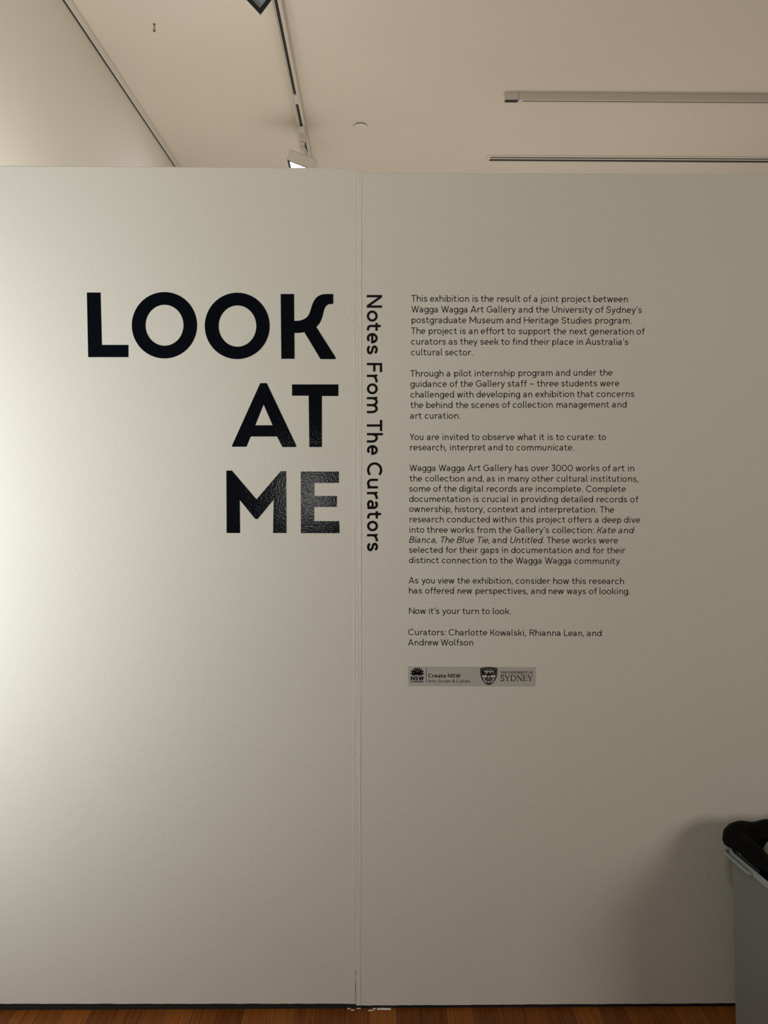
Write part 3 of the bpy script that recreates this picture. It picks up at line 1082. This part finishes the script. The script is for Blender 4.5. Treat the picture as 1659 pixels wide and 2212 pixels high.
sh = plate([[lg2(*p) for p in shield(0)][::-1]], Y0, Y1).build('shield_crest', INK, stk)
cr = MB()
plate([[lg2(*p) for p in shield(24)], [lg2(*p) for p in shield(33)]], Y0 - .0003, Y0, cr)
cr.build('shield_border', INKGREY, sh)
fd = MB()
Ya, Yb = Y0 - .0003, Y0
fld = [p for p in shield(36) if p[1] > 312]
half = sorted(fld, key=lambda p: p[1])
for quad in ([(228, 312), (350, 312), (350, 366), (232, 366)], [(440, 312), (560, 312), (556, 366), (440, 366)],
             [(258, 442), (352, 442), (352, 508), (310, 482), (280, 462)], [(438, 442), (530, 442), (508, 466), (478, 486), (438, 508)]):
    plate([[lg2(*p) for p in quad]], Ya, Yb, fd)
for cx_, cy_ in ((395, 345), (288, 407), (498, 407), (394, 472)):
    plate([[lg2(cx_ + 24 * math.cos(a * math.pi / 8) * (1 if a % 2 else .82), cy_ + 26 * math.sin(a * math.pi / 8) * (1 if a % 2 else .82)) for a in range(16)]], Ya, Yb, fd)
fd.build('shield_field', INKLIGHT, sh)
bk = MB()
for x_ in (344, 402):
    plate([[lg2(x_, 376), lg2(x_ + 48, 376), lg2(x_ + 48, 428), lg2(x_, 428)],
           [lg2(x_ + 8, 388), lg2(x_ + 40, 388), lg2(x_ + 40, 416), lg2(x_ + 8, 416)]], Ya, Yb, bk)
bk.build('book', INKGREY, sh)
ln_ = MB()
for pts, ww in [([(300, 235), (350, 222), (420, 232), (470, 222), (505, 236)], 18), ([(345, 240), (330, 262), (305, 272)], 13),
                ([(372, 238), (362, 262), (335, 274)], 11), ([(450, 235), (440, 258), (412, 270)], 12), ([(500, 236), (512, 256), (500, 272), (485, 274)], 11),
                ([(500, 232), (520, 216), (498, 204), (460, 208), (440, 200), (420, 206)], 8), ([(276, 222), (300, 216), (318, 226)], 20),
                ([(322, 222), (318, 196)], 7), ([(340, 218), (346, 184)], 8), ([(362, 222), (362, 176)], 8), ([(380, 224), (386, 190)], 8),
                ([(300, 210), (296, 192)], 8), ([(400, 188), (440, 184), (460, 176)], 6)]:
    sweep(ln_, [lg2(*p) for p in catmull(pts, 4)], False, ww / 11.06 / FPX * DIST, Ya, Yb)
ln_.build('lion', INKLIGHT, sh)

# book-face serif capitals for the right-hand lettering: thick and thin strokes with serifs
SER = {
    'T': (.78, [((.39, 0), (.39, 1), 1), ((0.02, .96), (.76, .96), 0), ((.04, .97), (.03, .74), 0), ((.74, .97), (.75, .74), 0), ((.22, .02), (.56, .02), 0)]),
    'H': (.94, [((.17, 0), (.17, 1), 1), ((.77, 0), (.77, 1), 1), ((.17, .52), (.77, .52), 0), ((0, .02), (.34, .02), 0), ((.6, .02), (.94, .02), 0), ((0, .98), (.34, .98), 0), ((.6, .98), (.94, .98), 0)]),
    'E': (.68, [((.17, 0), (.17, 1), 1), ((0, .97), (.6, .97), 0), ((.6, .97), (.62, .78), 0), ((.17, .52), (.5, .52), 0), ((.5, .62), (.5, .42), 0), ((0, .03), (.64, .03), 0), ((.62, .03), (.68, .26), 0)]),
    'U': (.92, [((.17, 1), (.17, .3), 1), ((.76, 1), (.76, .3), 0), ((0, .98), (.34, .98), 0), ((.6, .98), (.92, .98), 0)]),
    'N': (.98, [((.17, 0), (.17, 1), 0), ((.81, 0), (.81, 1), 0), ((.15, 1), (.81, .02), 1), ((0, .02), (.34, .02), 0), ((0, .98), (.22, .98), 0), ((.64, .98), (.98, .98), 0)]),
    'I': (.36, [((.18, 0), (.18, 1), 1), ((0.02, .02), (.34, .02), 0), ((0.02, .98), (.34, .98), 0)]),
    'V': (.92, [((.12, 1), (.46, .02), 1), ((.8, 1), (.48, .02), 0), ((0, .98), (.28, .98), 0), ((.66, .98), (.92, .98), 0)]),
    'R': (.86, [((.17, 0), (.17, 1), 1), ((.4, .5), (.8, .02), 1), ((0, .02), (.34, .02), 0), ((0, .97), (.34, .97), 0), ((.74, .02), (.88, .02), 0)]),
    'S': (.62, []), 'Y': (.88, [((.1, 1), (.45, .45), 1), ((.8, 1), (.45, .45), 0), ((.45, 0), (.45, .48), 1), ((.28, .02), (.62, .02), 0), ((0, .98), (.26, .98), 0), ((.64, .98), (.9, .98), 0)]),
    'O': (.96, []), 'F': (.66, [((.17, 0), (.17, 1), 1), ((0, .97), (.6, .97), 0), ((.6, .97), (.62, .76), 0), ((.17, .5), (.5, .5), 0), ((.5, .6), (.5, .4), 0), ((0, .02), (.36, .02), 0)]),
    'D': (.94, [((.17, 0), (.17, 1), 1), ((0, .02), (.4, .02), 0), ((0, .98), (.4, .98), 0)]),
}


def serif_text(mb, text, P0, P1, cap, thick, thin):
    adv, items = 0.0, []
    for i, ch in enumerate(text):
        if ch == ' ':
            adv += .34
            continue
        items.append((ch, adv))
        adv += SER[ch][0] + .05
    total = adv - .05
    sx = (P1[0] - P0[0]) / (total * cap)
    rise = (P1[1] - P0[1]) / (total * cap)
    for ch, a in items:
        def fr(u, v):
            return (P0[0] + (a + u) * sx * cap, P0[1] + v * cap + (a + u) * rise * cap)
        for p, q, big_ in SER[ch][1]:
            sweep(mb, [fr(*p), fr(*q)], False, (thick if big_ else thin) * cap, Y0, Y1)
        W_ = SER[ch][0]
        if ch == 'U':
            sweep(mb, [fr(*p) for p in arc(.465, .3, .295, .28, 180, 360, 10)], False, thick * .8 * cap, Y0, Y1)
        if ch == 'R':
            sweep(mb, [fr(*p) for p in [(.17, .97), (.38, .97)] + arc(.38, .74, .28, .23, 90, -90, 8) + [(.17, .5)]], False, (thick + thin) / 2 * cap, Y0, Y1)
        if ch == 'D':
            sweep(mb, [fr(*p) for p in arc(.36, .5, .5, .48, 90, -90, 14)], False, thick * .85 * cap, Y0, Y1)
        if ch == 'O':
            sweep(mb, [fr(*p) for p in arc(.48, .5, .42, .47, 0, 360, 24)[:-1]], True, (thick + thin) / 2 * cap, Y0, Y1)
        if ch == 'S':
            c = [(.88, .80), (.74, .95), (.5, 1), (.20, .95), (.06, .77), (.18, .61), (.5, .51), (.82, .40), (.95, .23), (.8, .05), (.48, 0), (.20, .05), (.04, .2)]
            sweep(mb, [fr(*p) for p in catmull([(.02 + u * .58, .02 + v * .96) for u, v in c], 3)], False, thick * .85 * cap, Y0, Y1)
            sweep(mb, [fr(.56, .72), fr(.55, .97)], False, thin * cap, Y0, Y1)
            sweep(mb, [fr(.05, .28), fr(.06, .02)], False, thin * cap, Y0, Y1)


mb = MB()
serif_text(mb, 'THE UNIVERSITY OF', lg2(680, 278), lg2(1450, 280), lg2(0, 221)[1] - lg2(0, 278)[1], .15, .075)
serif_text(mb, 'SYDNEY', lg2(674, 452), lg2(1446, 454), lg2(0, 311)[1] - lg2(0, 453)[1], .125, .05)
mb.build('lettering', INK, stk)

# ------------------------------------------------------------------ ceiling track running towards the back
RZ = CZ - 0.044
T0 = plane_z(603.5, 40, RZ)
T1 = plane_z(649.0, 262, RZ)
tdir = (T1 - T0).normalized()
tang = math.atan2(-tdir.x, tdir.y)


def track_frame(y):
    """matrix: local X across the track, local Y along it, Z up, origin under the ceiling"""
    x = T0.x + (y - T0.y) * tdir.x / tdir.y
    return Matrix.Translation((x, y, CZ)) @ Matrix.Rotation(tang, 4, 'Z')


def rail(mb_body, mb_slot, M, y0, y1, half=0.022, h=0.044, slot=0.0068):
    """channel section: two flanges, thin lip, open slot with dark conductors inside"""
    mb_body.box((-half, y0, -h), (-slot - 0.0062, y1, -0.004), M)
    mb_body.box((-slot - 0.0046, y0, -h), (-slot, y1, -0.004), M)
    mb_body.box((slot, y0, -h), (half, y1, -0.004), M)
    mb_body.box((-half, y0, -0.004), (half, y1, 0.0), M)
    mb_slot.box((-slot, y0 + 0.001, -h + 0.006), (slot, y1 - 0.001, -0.006), M)
    mb_slot.box((-slot - 0.0062, y0 + 0.001, -h + 0.010), (-slot - 0.0046, y1 - 0.001, -0.006), M)


tr = thing('lighting_track', (T0.x, T0.y, CZ), 'long ceiling track running back from above, carrying two square lamps', 'lighting track', 'ceiling lighting tracks')
M0 = track_frame(T0.y)
b1, s1 = MB(), MB()
rail(b1, s1, M0, -2.2, 3.9)
bev(b1.build('track_rail', TRACKW, tr), 0.0012)
s1.build('conductor_slot', TRACKD, tr)


def y_on_track(px, py):
    return plane_z(px, py, RZ).y


ja, jb = y_on_track(636, 205), y_on_track(643, 224)
M1 = track_frame((ja + jb) / 2)
L_ = (jb - ja) / 2
MB().bevel_box((-0.0115, -L_, -0.0475), (0.0115, L_, -0.020), 0.002, M1).build('joint_cover', TRACKW, tr)

# second track across the room on the right
R0 = plane_z(1091, 215.5, CZ - 0.042)
R1 = plane_z(1659, 219.0, CZ - 0.042)
rdir = (R1 - R0).normalized()
rang = math.atan2(rdir.y, rdir.x)
MR = Matrix.Translation((R0.x, R0.y, CZ)) @ Matrix.Rotation(rang, 4, 'Z')   # local X along the track, front face at y=0
t2 = thing('lighting_track', (R0.x, R0.y, CZ), 'ceiling track crossing at the upper right, with a boxed dark-bottomed end', 'lighting track', 'ceiling lighting tracks')
b2, s2 = MB(), MB()
LEN = 3.2
b2.box((0.0745, 0, -0.042), (LEN, 0.0100, -0.004), MR)
b2.box((0.0745, 0.0200, -0.042), (LEN, 0.030, -0.004), MR)
b2.box((0.0745, 0, -0.004), (LEN, 0.030, 0), MR)
b2.box((0.0745, 0.0100, -0.0415), (0.100, 0.0200, -0.004), MR)
s2.box((0.101, 0.0100, -0.039), (LEN, 0.0200, -0.005), MR)
bev(b2.build('track_rail', TRACKW, t2), 0.001)
s2.build('conductor_slot', TRACKD, t2)
ef = MB().bevel_box((0.0, -0.0006, -0.0405), (0.0725, 0.031, 0.0), 0.0012, MR).build('end_feed', TRACKW, t2)
MB().box((0.002, 0.0015, -0.0425), (0.0715, 0.029, -0.0395), MR).build('end_feed_base', TRACKD, t2)['label'] = 'black underside of the end feed'

# linear air vent flush in the ceiling
V0 = plane_z(1048, 348.3, CZ)
V1 = plane_z(1659, 352.0, CZ)
vdir = (V1 - V0).normalized()
vang = math.atan2(vdir.y, vdir.x)
MV = Matrix.Translation((V0.x, V0.y, CZ)) @ Matrix.Rotation(vang, 4, 'Z')     # local Y: near edge at negative
VL, VD = 3.2, -0.105
t3 = thing('air_vent', (V0.x, V0.y, CZ), 'long white twin-slot air vent in the ceiling just above the right panel', 'air vent')
f3 = MB()
f3.box((0, VD, -0.006), (VL, VD + 0.020, 0.0), MV)
f3.box((0, -0.016, -0.006), (VL, 0, 0.0), MV)
f3.box((0, VD + 0.020, -0.006), (0.022, -0.016, 0.0), MV)
f3.build('vent_frame', VENTW, t3)
MB().box((0.022, VD + 0.043, -0.005), (VL, VD + 0.058, 0.0), MV).build('vent_bar', VENTW, t3)
MB().box((0.022, VD + 0.020, -0.0012), (VL, -0.016, 0.0), MV).build('vent_slot', DARK, t3)

# concealed sprinkler cover
D0 = plane_z(779, 273.5, CZ - 0.008)
t4 = thing('sprinkler_cover', (D0.x, D0.y, CZ), 'small round white sprinkler cover on the ceiling', 'sprinkler')
MB().lathe([(0.0, -0.010), (0.034, -0.0095), (0.0385, -0.008), (0.0388, -0.0062), (0.036, -0.0058), (0.0, -0.0058)], (D0.x, D0.y, CZ), 48).build('cover_disc', VENTW, t4, smooth=False)
MB().lathe([(0.0, -0.0058), (0.030, -0.0058), (0.031, 0.0), (0.0, 0.0)], (D0.x, D0.y, CZ), 32).build('cover_neck', DARK, t4)  # dark colour paints in the shadow gap above the disc

# little hook hanging from the ceiling
H0 = plane_z(333, 52, CZ)
t5 = thing('ceiling_hook', (H0.x, H0.y, CZ), 'tiny dark metal hook hanging from the ceiling at upper left', 'hook')
MB().lathe([(0.0, -0.003), (0.004, -0.003), (0.0055, -0.0015), (0.006, 0.0), (0.0, 0.0)], (H0.x, H0.y, CZ), 20).build('hook_plate', HOOKM, t5)
hk = [(0, 0, -0.002), (0, 0, -0.012), (0.0006, 0, -0.016), (0.0035, 0, -0.021), (0.004, 0, -0.028), (0.001, 0, -0.0335), (-0.003, 0, -0.031), (-0.0042, 0, -0.025), (-0.003, 0, -0.020)]
MB().tube([(H0.x + a, H0.y + b, CZ + c) for a, b, c in hk], [.0020, .0018, .0018, .0022, .0028, .0036, .0028, .0020, .0014], 8).build('hook_wire', HOOKM, t5, smooth=True)


# ------------------------------------------------------------------ track lamps
def make_lamp(name, label, M, side, depth, lit, adapter_y, joint_local, bez_w):
    """square flood lamp; local -Z of M is the way it shines, M's origin the middle of its face"""
    root_loc = track_frame(adapter_y) @ Vector((0, 0, -0.044))
    t = thing(name, tuple(root_loc), label, 'lamp', 'square lamps on the ceiling track')
    s = side / 2
    hb = MB()
    # open-fronted housing: four walls and a finned back
    wt = 0.004
    hb.box((-s, -s, 0), (-s + wt, s, depth), M)
    hb.box((s - wt, -s, 0), (s, s, depth), M)
    hb.box((-s + wt, -s, 0), (s - wt, -s + wt, depth), M)
    hb.box((-s + wt, s - wt, 0), (s - wt, s, depth), M)
    hb.box((-s, -s, depth - wt), (s, s, depth), M)
    for k in range(7):
        x = -s * 0.7 + k * s * 1.4 / 6
        hb.box((x - 0.003, -s * 0.35, depth), (x + 0.003, s * 0.75, depth + 0.012), M)
    hs = bev(hb.build('lamp_housing', HOUSE, t), 0.0015)
    fb = MB()
    q = s - wt
    ia, ib = -s + bez_w[0], s - bez_w[1]        # opening, same on both axes
    for lo, hi in (((-q, -q), (q, ia)), ((-q, ib), (q, q)), ((-q, ia), (ia, ib)), ((ib, ia), (q, ib))):
        fb.box((lo[0], lo[1], 0.0004), (hi[0], hi[1], 0.004), M)
    fb.build('lamp_bezel', BLACKM, t)
    rb = MB()
    d1 = 0.012
    ja_, jb_ = ia + 0.003, ib - 0.003
    vs = [M @ Vector(p) for p in ((ia, ia, .002), (ib, ia, .002), (ib, ib, .002), (ia, ib, .002),
                                  (ja_, ja_, d1), (jb_, ja_, d1), (jb_, jb_, d1), (ja_, jb_, d1))]
    rb.add(vs, [(0, 1, 5, 4), (1, 2, 6, 5), (2, 3, 7, 6), (3, 0, 4, 7)])
    rb.build('reflector', GLOW if lit else REFL, t)
    gb = MB()
    gb.box((ja_, ja_, d1 - 0.001), (jb_, jb_, d1 + 0.004), M)
    gb.build('lamp_glass', GLOW if lit else LENS, t)
    # track adapter, swivel and arm
    MA = track_frame(adapter_y)
    MB().bevel_box((-0.0175, -0.070, -0.072), (0.0175, 0.070, -0.0442), 0.004, MA).build('track_adapter', HOUSE, t)
    p_top = MA @ Vector((0.0, 0.045, -0.070))
    p_knuckle = MA @ Vector((-0.006, 0.050, -0.100))
    kb = MB().cyl(p_top, p_top + Vector((0, 0, -0.018)), 0.014, n=20)
    kb.cyl(p_knuckle + Vector((-0.014, 0, 0)), p_knuckle + Vector((0.014, 0, 0)), 0.015, n=20)
    kb.build('swivel', HOUSE, t, smooth=False)
    e = M @ Vector(joint_local)
    ab = MB()
    dvec = (e - p_knuckle)
    q_ = dvec.to_track_quat('Z', 'Y').to_matrix().to_4x4()
    ab.bevel_box((-0.012, -0.004, 0), (0.012, 0.004, dvec.length), 0.0015, Matrix.Translation(p_knuckle) @ q_)
    ab.build('lamp_arm', HOUSE, t)
    return t


def basis(origin, xdir, shine):
    """matrix with local -Z along shine and local X near xdir"""
    z = -Vector(shine).normalized()
    x = Vector(xdir)
    x = (x - z * x.dot(z)).normalized()
    y = z.cross(x)
    m = Matrix((x, y, z)).transposed().to_4x4()
    m.translation = Vector(origin)
    return m


# far lamp, lit, tipped towards the side wall: near-left lower corner measured at (619, 344)
zf = CZ - 0.235
pc = plane_z(619, 344, zf)
roll = math.radians(20)
xd = Vector((math.cos(roll), 0.02, -math.sin(roll)))
shine = Vector((-math.sin(roll), -0.03, -math.cos(roll)))
S2 = 0.166
Mf = basis((0, 0, 0), xd, shine)
corner = Mf @ Vector((-S2 / 2, -S2 / 2, 0))
Mf.translation = pc - corner
make_lamp('track_lamp', 'lit square track lamp just above the partition top, shining to the left', Mf, S2, 0.062, True,
          y_on_track(652.5, 283), (0.035, 0.0, 0.066), (0.018, 0.012))
fl = bpy.data.lights.new('flood_beam', 'AREA')
fl.shape = 'SQUARE'
fl.size = 0.13
fl.energy = 5
fl.color = (0.95, 0.97, 1.0)
fo = bpy.data.objects.new('flood_beam', fl)
fo.location = Mf @ Vector((0, 0, -0.006))
fo.rotation_euler = Mf.to_euler()
COL.objects.link(fo)

# near lamp, unlit, turned cornerwise towards the viewer; lowest corner measured at (563, 36)
pd = CAM + ray(563, 36) * 2.62
view = (pd - CAM).normalized()
shine = (-view + Vector((0.02, 0.0, -0.08))).normalized()
xr_ = Vector((1, 0, 0)) - shine * shine.x
xr_.normalize()
yr_ = shine.cross(xr_)
if yr_.z > 0:
    yr_ = -yr_
x45 = (xr_ + yr_).normalized()
S1 = 0.172
Mn = basis((0, 0, 0), x45, shine)
lowest = min(((sx_, sy_) for sx_ in (-1, 1) for sy_ in (-1, 1)), key=lambda c: (Mn @ Vector((c[0], c[1], 0))).z)
Mn.translation = pd - (Mn @ Vector((lowest[0] * S1 / 2, lowest[1] * S1 / 2, 0)))
make_lamp('track_lamp', 'unlit square track lamp at the top edge, black bezel corner pointing down', Mn, S1, 0.075, False,
          Mn.translation.y - 0.05, (0.0, 0.0, 0.092), (0.018, 0.018))

# ------------------------------------------------------------------ scraps of white paint tape left on the floor
for i, (xa, xb, ya, yb) in enumerate([(750, 757, 2178.0, 2180.0), (757.5, 765, 2181.2, 2183.2), (770, 779, 2177.6, 2179.6), (795, 806, 2182.2, 2184.2),
                                      (805, 811, 2178.0, 2181.2), (814, 844, 2177.8, 2182.0)]):
    p = [plane_z(xa, yb, 0), plane_z(xb, yb - .4, 0), plane_z(xb + .6, ya, 0), plane_z(xa + .8, ya + .3, 0)]
    k = 5
    poly = []
    rr = random.Random(i)
    for e in range(4):
        a, b = p[e], p[(e + 1) % 4]
        for s_ in range(k):
            q = a.lerp(b, s_ / k)
            poly.append((q.x + rr.uniform(-.0005, .0005), q.y + rr.uniform(-.0008, .0008)))
    n = len(poly)
    vs = [(x, y, 0.0012) for x, y in poly] + [(x, y, 0.0) for x, y in poly]
    fs = [tuple(range(n))] + [(j, n + j, n + (j + 1) % n, (j + 1) % n) for j in range(n)]
    o = link_mesh('paint_scrap', vs, fs, SCRAP, loc=(poly[0][0], poly[0][1], 0))
    tag(o, ['tiny white scrap on the floor, leftmost below the panel seam', 'short white scrap on the floor just left of the panel seam',
            'ragged white scrap on the floor right under the panel seam', 'thin white scrap on the floor nearest the viewer, right of the seam',
            'small white scrap touching the long scrap on the floor', 'longest white scrap on the floor, right of the panel seam'][i],
        'paint scrap', 'white scraps on the floor below the seam')

# ------------------------------------------------------------------ grey bin at the right
BYAW = math.radians(8.03)
U = Vector((math.sin(BYAW), -math.cos(BYAW), 0))     # along its left side, towards the viewer
V = Vector((math.cos(BYAW), math.sin(BYAW), 0))      # to the right
BO = Vector((0.968, -0.100, 0))                      # back left corner at the rim
BL, BW, BH = 0.48, 0.33, 0.520


def bp(u, v, z):
    p = BO + U * u + V * v
    return (p.x, p.y, z)


def rrect(u0, u1, v0, v1, r, n=5):
    out = []
    for cu, cv, a0 in ((u1 - r, v1 - r, 0), (u0 + r, v1 - r, 90), (u0 + r, v0 + r, 180), (u1 - r, v0 + r, 270)):
        for i in range(n + 1):
            a = math.radians(a0 + 90 * i / n)
            out.append((cu + r * math.cos(a), cv + r * math.sin(a)))
    return out


def loft(rings, close_bottom=True, close_top=False):
    n = len(rings[0])
    vs = [p for r in rings for p in r]
    fs = []
    for k in range(len(rings) - 1):
        for i in range(n):
            a, b = k * n + i, k * n + (i + 1) % n
            fs.append((a, b, b + n, a + n))
    if close_bottom:
        fs.append(tuple(range(n))[::-1])
    if close_top:
        fs.append(tuple(range((len(rings) - 1) * n, len(rings) * n)))
    return MB().add(vs, fs)


cu, cv = BL / 2, BW / 2
binr = thing('rubbish_bin', bp(cu, cv, 0), 'grey plastic rubbish bin at the right edge, in front of the wall', 'bin')
ti = 0.024
rings = []
for z, t in ((0.0, ti + .004), (0.006, ti), (0.25, ti * 0.52), (BH - .012, 0.0), (BH - .004, -0.001)):
    rings.append([bp(u, v, z) for u, v in rrect(t * 0.3, BL - t, t, BW - t, 0.018)])
for z, t in ((BH - .004, 0.004), (0.25, ti * 0.52 + .004), (0.02, ti + .004)):
    rings.append([bp(u, v, z) for u, v in rrect(t, BL - t, t, BW - t, 0.016)])
bb = loft(rings, True, True)
bb.build('bin_body', BIN, binr)
# rolled rim
rr_ = []
for z, o_ in ((BH + .001, 0.0), (BH + .001, 0.008), (BH + .004, 0.010), (BH + .014, 0.009), (BH + .018, 0.004), (BH + .016, 0.0), (BH + .004, -0.003)):
    rr_.append([bp(u, v, z) for u, v in rrect(-o_ * .6, BL + o_, -o_, BW + o_, 0.022)])
loft(rr_, False, False).build('bin_rim', RIMP, binr)
# grip lip standing out from the left side of the rim
lipo = []
for z, o_ in ((BH + .000, 0.0), (BH + .004, 0.003), (BH + .012, 0.003), (BH + .012, -0.002), (BH + .006, -0.004), (BH + .004, -0.012)):
    lipo.append([bp(u, v, z) for u, v in rrect(-0.004 - o_, 0.112 + o_, -0.015 - o_, 0.012 + o_, 0.012)])
loft(lipo, True, True).build('grip_lip', RIMP, binr)

# black bag folded over the rim
bagr = thing('bin_bag', bp(cu, cv, BH), 'black plastic bag folded over the rim of the grey bin', 'bin bag')
NA, NS = 120, 14
vs, fs = [], []
rb_ = random.Random(11)
ph = [rb_.uniform(0, 6.28) for _ in range(20)]
prof = [(-1.5, -2.2), (-1.25, -1.2), (-1.0, -.35), (-.82, .35), (-.50, .85), (-.1, 1.0), (.35, .92), (.70, .62), (.92, .22), (1.0, -.10), (.98, -.32), (.90, -.36), (.72, -.15), (.50, .1)]
base = rrect(0.0, BL, 0.0, BW, 0.05, 40)
pl = []
per = [0]
for i in range(len(base)):
    a, b = base[i], base[(i + 1) % len(base)]
    per.append(per[-1] + math.hypot(b[0] - a[0], b[1] - a[1]))
for k in range(NA):
    s_ = per[-1] * k / NA
    i = max(j for j in range(len(per)) if per[j] <= s_ + 1e-9)
    i = min(i, len(base) - 1)
    a, b = base[i], base[(i + 1) % len(base)]
    f_ = (s_ - per[i]) / max(1e-9, per[i + 1] - per[i])
    pl.append((a[0] + (b[0] - a[0]) * f_, a[1] + (b[1] - a[1]) * f_))
for k in range(NA):
    p, q = pl[(k - 2) % NA], pl[(k + 2) % NA]
    t = Vector((q[0] - p[0], q[1] - p[1])).normalized()
    nrm = Vector((t.y, -t.x))
    c = pl[k]
    if (c[0] - cu) * nrm.x + (c[1] - cv) * nrm.y < 0:
        nrm = -nrm
    ang = 2 * math.pi * k / NA
    back = max(0.0, 1 - c[0] / 0.16)                # the fold is fat along the back edge, slim towards the viewer
    half_w = 0.024 + 0.010 * back
    half_h = 0.015 + 0.015 * back
    zc = BH + 0.041 + 0.016 * back
    wr = 1 + .10 * math.sin(5 * ang + ph[0]) + .07 * math.sin(11 * ang + ph[1]) + .05 * math.sin(23 * ang + ph[2])
    zz = .004 * math.sin(3 * ang + ph[3]) + .003 * math.sin(17 * ang + ph[4])
    push = -0.016 + 0.022 * back
    for j, (o_, z) in enumerate(prof):
        oo = push + o_ * half_w * wr + 0.0015 * math.sin(31 * ang + j * .9)
        z2 = zc + z * half_h * (1.0 if z > -1 else 1.6) + zz
        vs.append(bp(c[0] + nrm.x * oo, c[1] + nrm.y * oo, z2))
for k in range(NA):
    for j in range(NS - 1):
        a = k * NS + j
        b = ((k + 1) % NA) * NS + j
        fs.append((a, b, b + 1, a + 1))
# the film sags into a shallow basin over the waste below
i0 = len(vs)
for k in range(NA):
    x, y, z = vs[k * NS]
    m_ = bp(cu, cv, 0)
    vs.append((x * .5 + m_[0] * .5, y * .5 + m_[1] * .5, BH - 0.024 + 0.006 * math.sin(k * .41 + ph[6])))
vs.append(bp(cu, cv, BH - 0.030))
for k in range(NA):
    k2 = (k + 1) % NA
    fs.append((k * NS, i0 + k, i0 + k2, k2 * NS))
    fs.append((i0 + k, i0 + NA, i0 + k2))
link_mesh('bag_film', vs, fs, BAG, bagr, smooth=True)


# waste paper showing in the mouth of the bag
def crumple(name, c, r, seed, m, squash, label):
    bm = bmesh.new()
    bmesh.ops.create_icosphere(bm, subdivisions=3, radius=1.0)
    r_ = random.Random(seed)
    dirs = [Vector((r_.gauss(0, 1), r_.gauss(0, 1), r_.gauss(0, 1))).normalized() for _ in range(16)]
    offs = [r_.uniform(.72, .95) for _ in range(16)]
    for v in bm.verts:
        d = v.co.normalized()
        k = min([1.05] + [o_ / max(1e-3, d.dot(dd)) for dd, o_ in zip(dirs, offs) if d.dot(dd) > 0.05])
        v.co = d * min(k, 1.05)
    bm.verts.index_update()
    vs_ = [(c[0] + v.co.x * r, c[1] + v.co.y * r, c[2] + v.co.z * r * squash) for v in bm.verts]
    fs_ = [tuple(v.index for v in f.verts) for f in bm.faces]
    bm.free()
    o_ = link_mesh(name, vs_, fs_, m, loc=c)
    tag(o_, label, 'waste')
    return o_


crumple('crumpled_card', bp(.066, .098, BH + .026), .048, 2, CARD, .7, 'grey crumpled card inside the mouth of the black bag')
crumple('crumpled_paper', bp(.085, .185, BH + .027), .050, 5, PAPER, .75, 'beige crumpled paper inside the mouth of the black bag')

for o in bpy.data.objects:
    if '_base' in o:
        del o['_base']
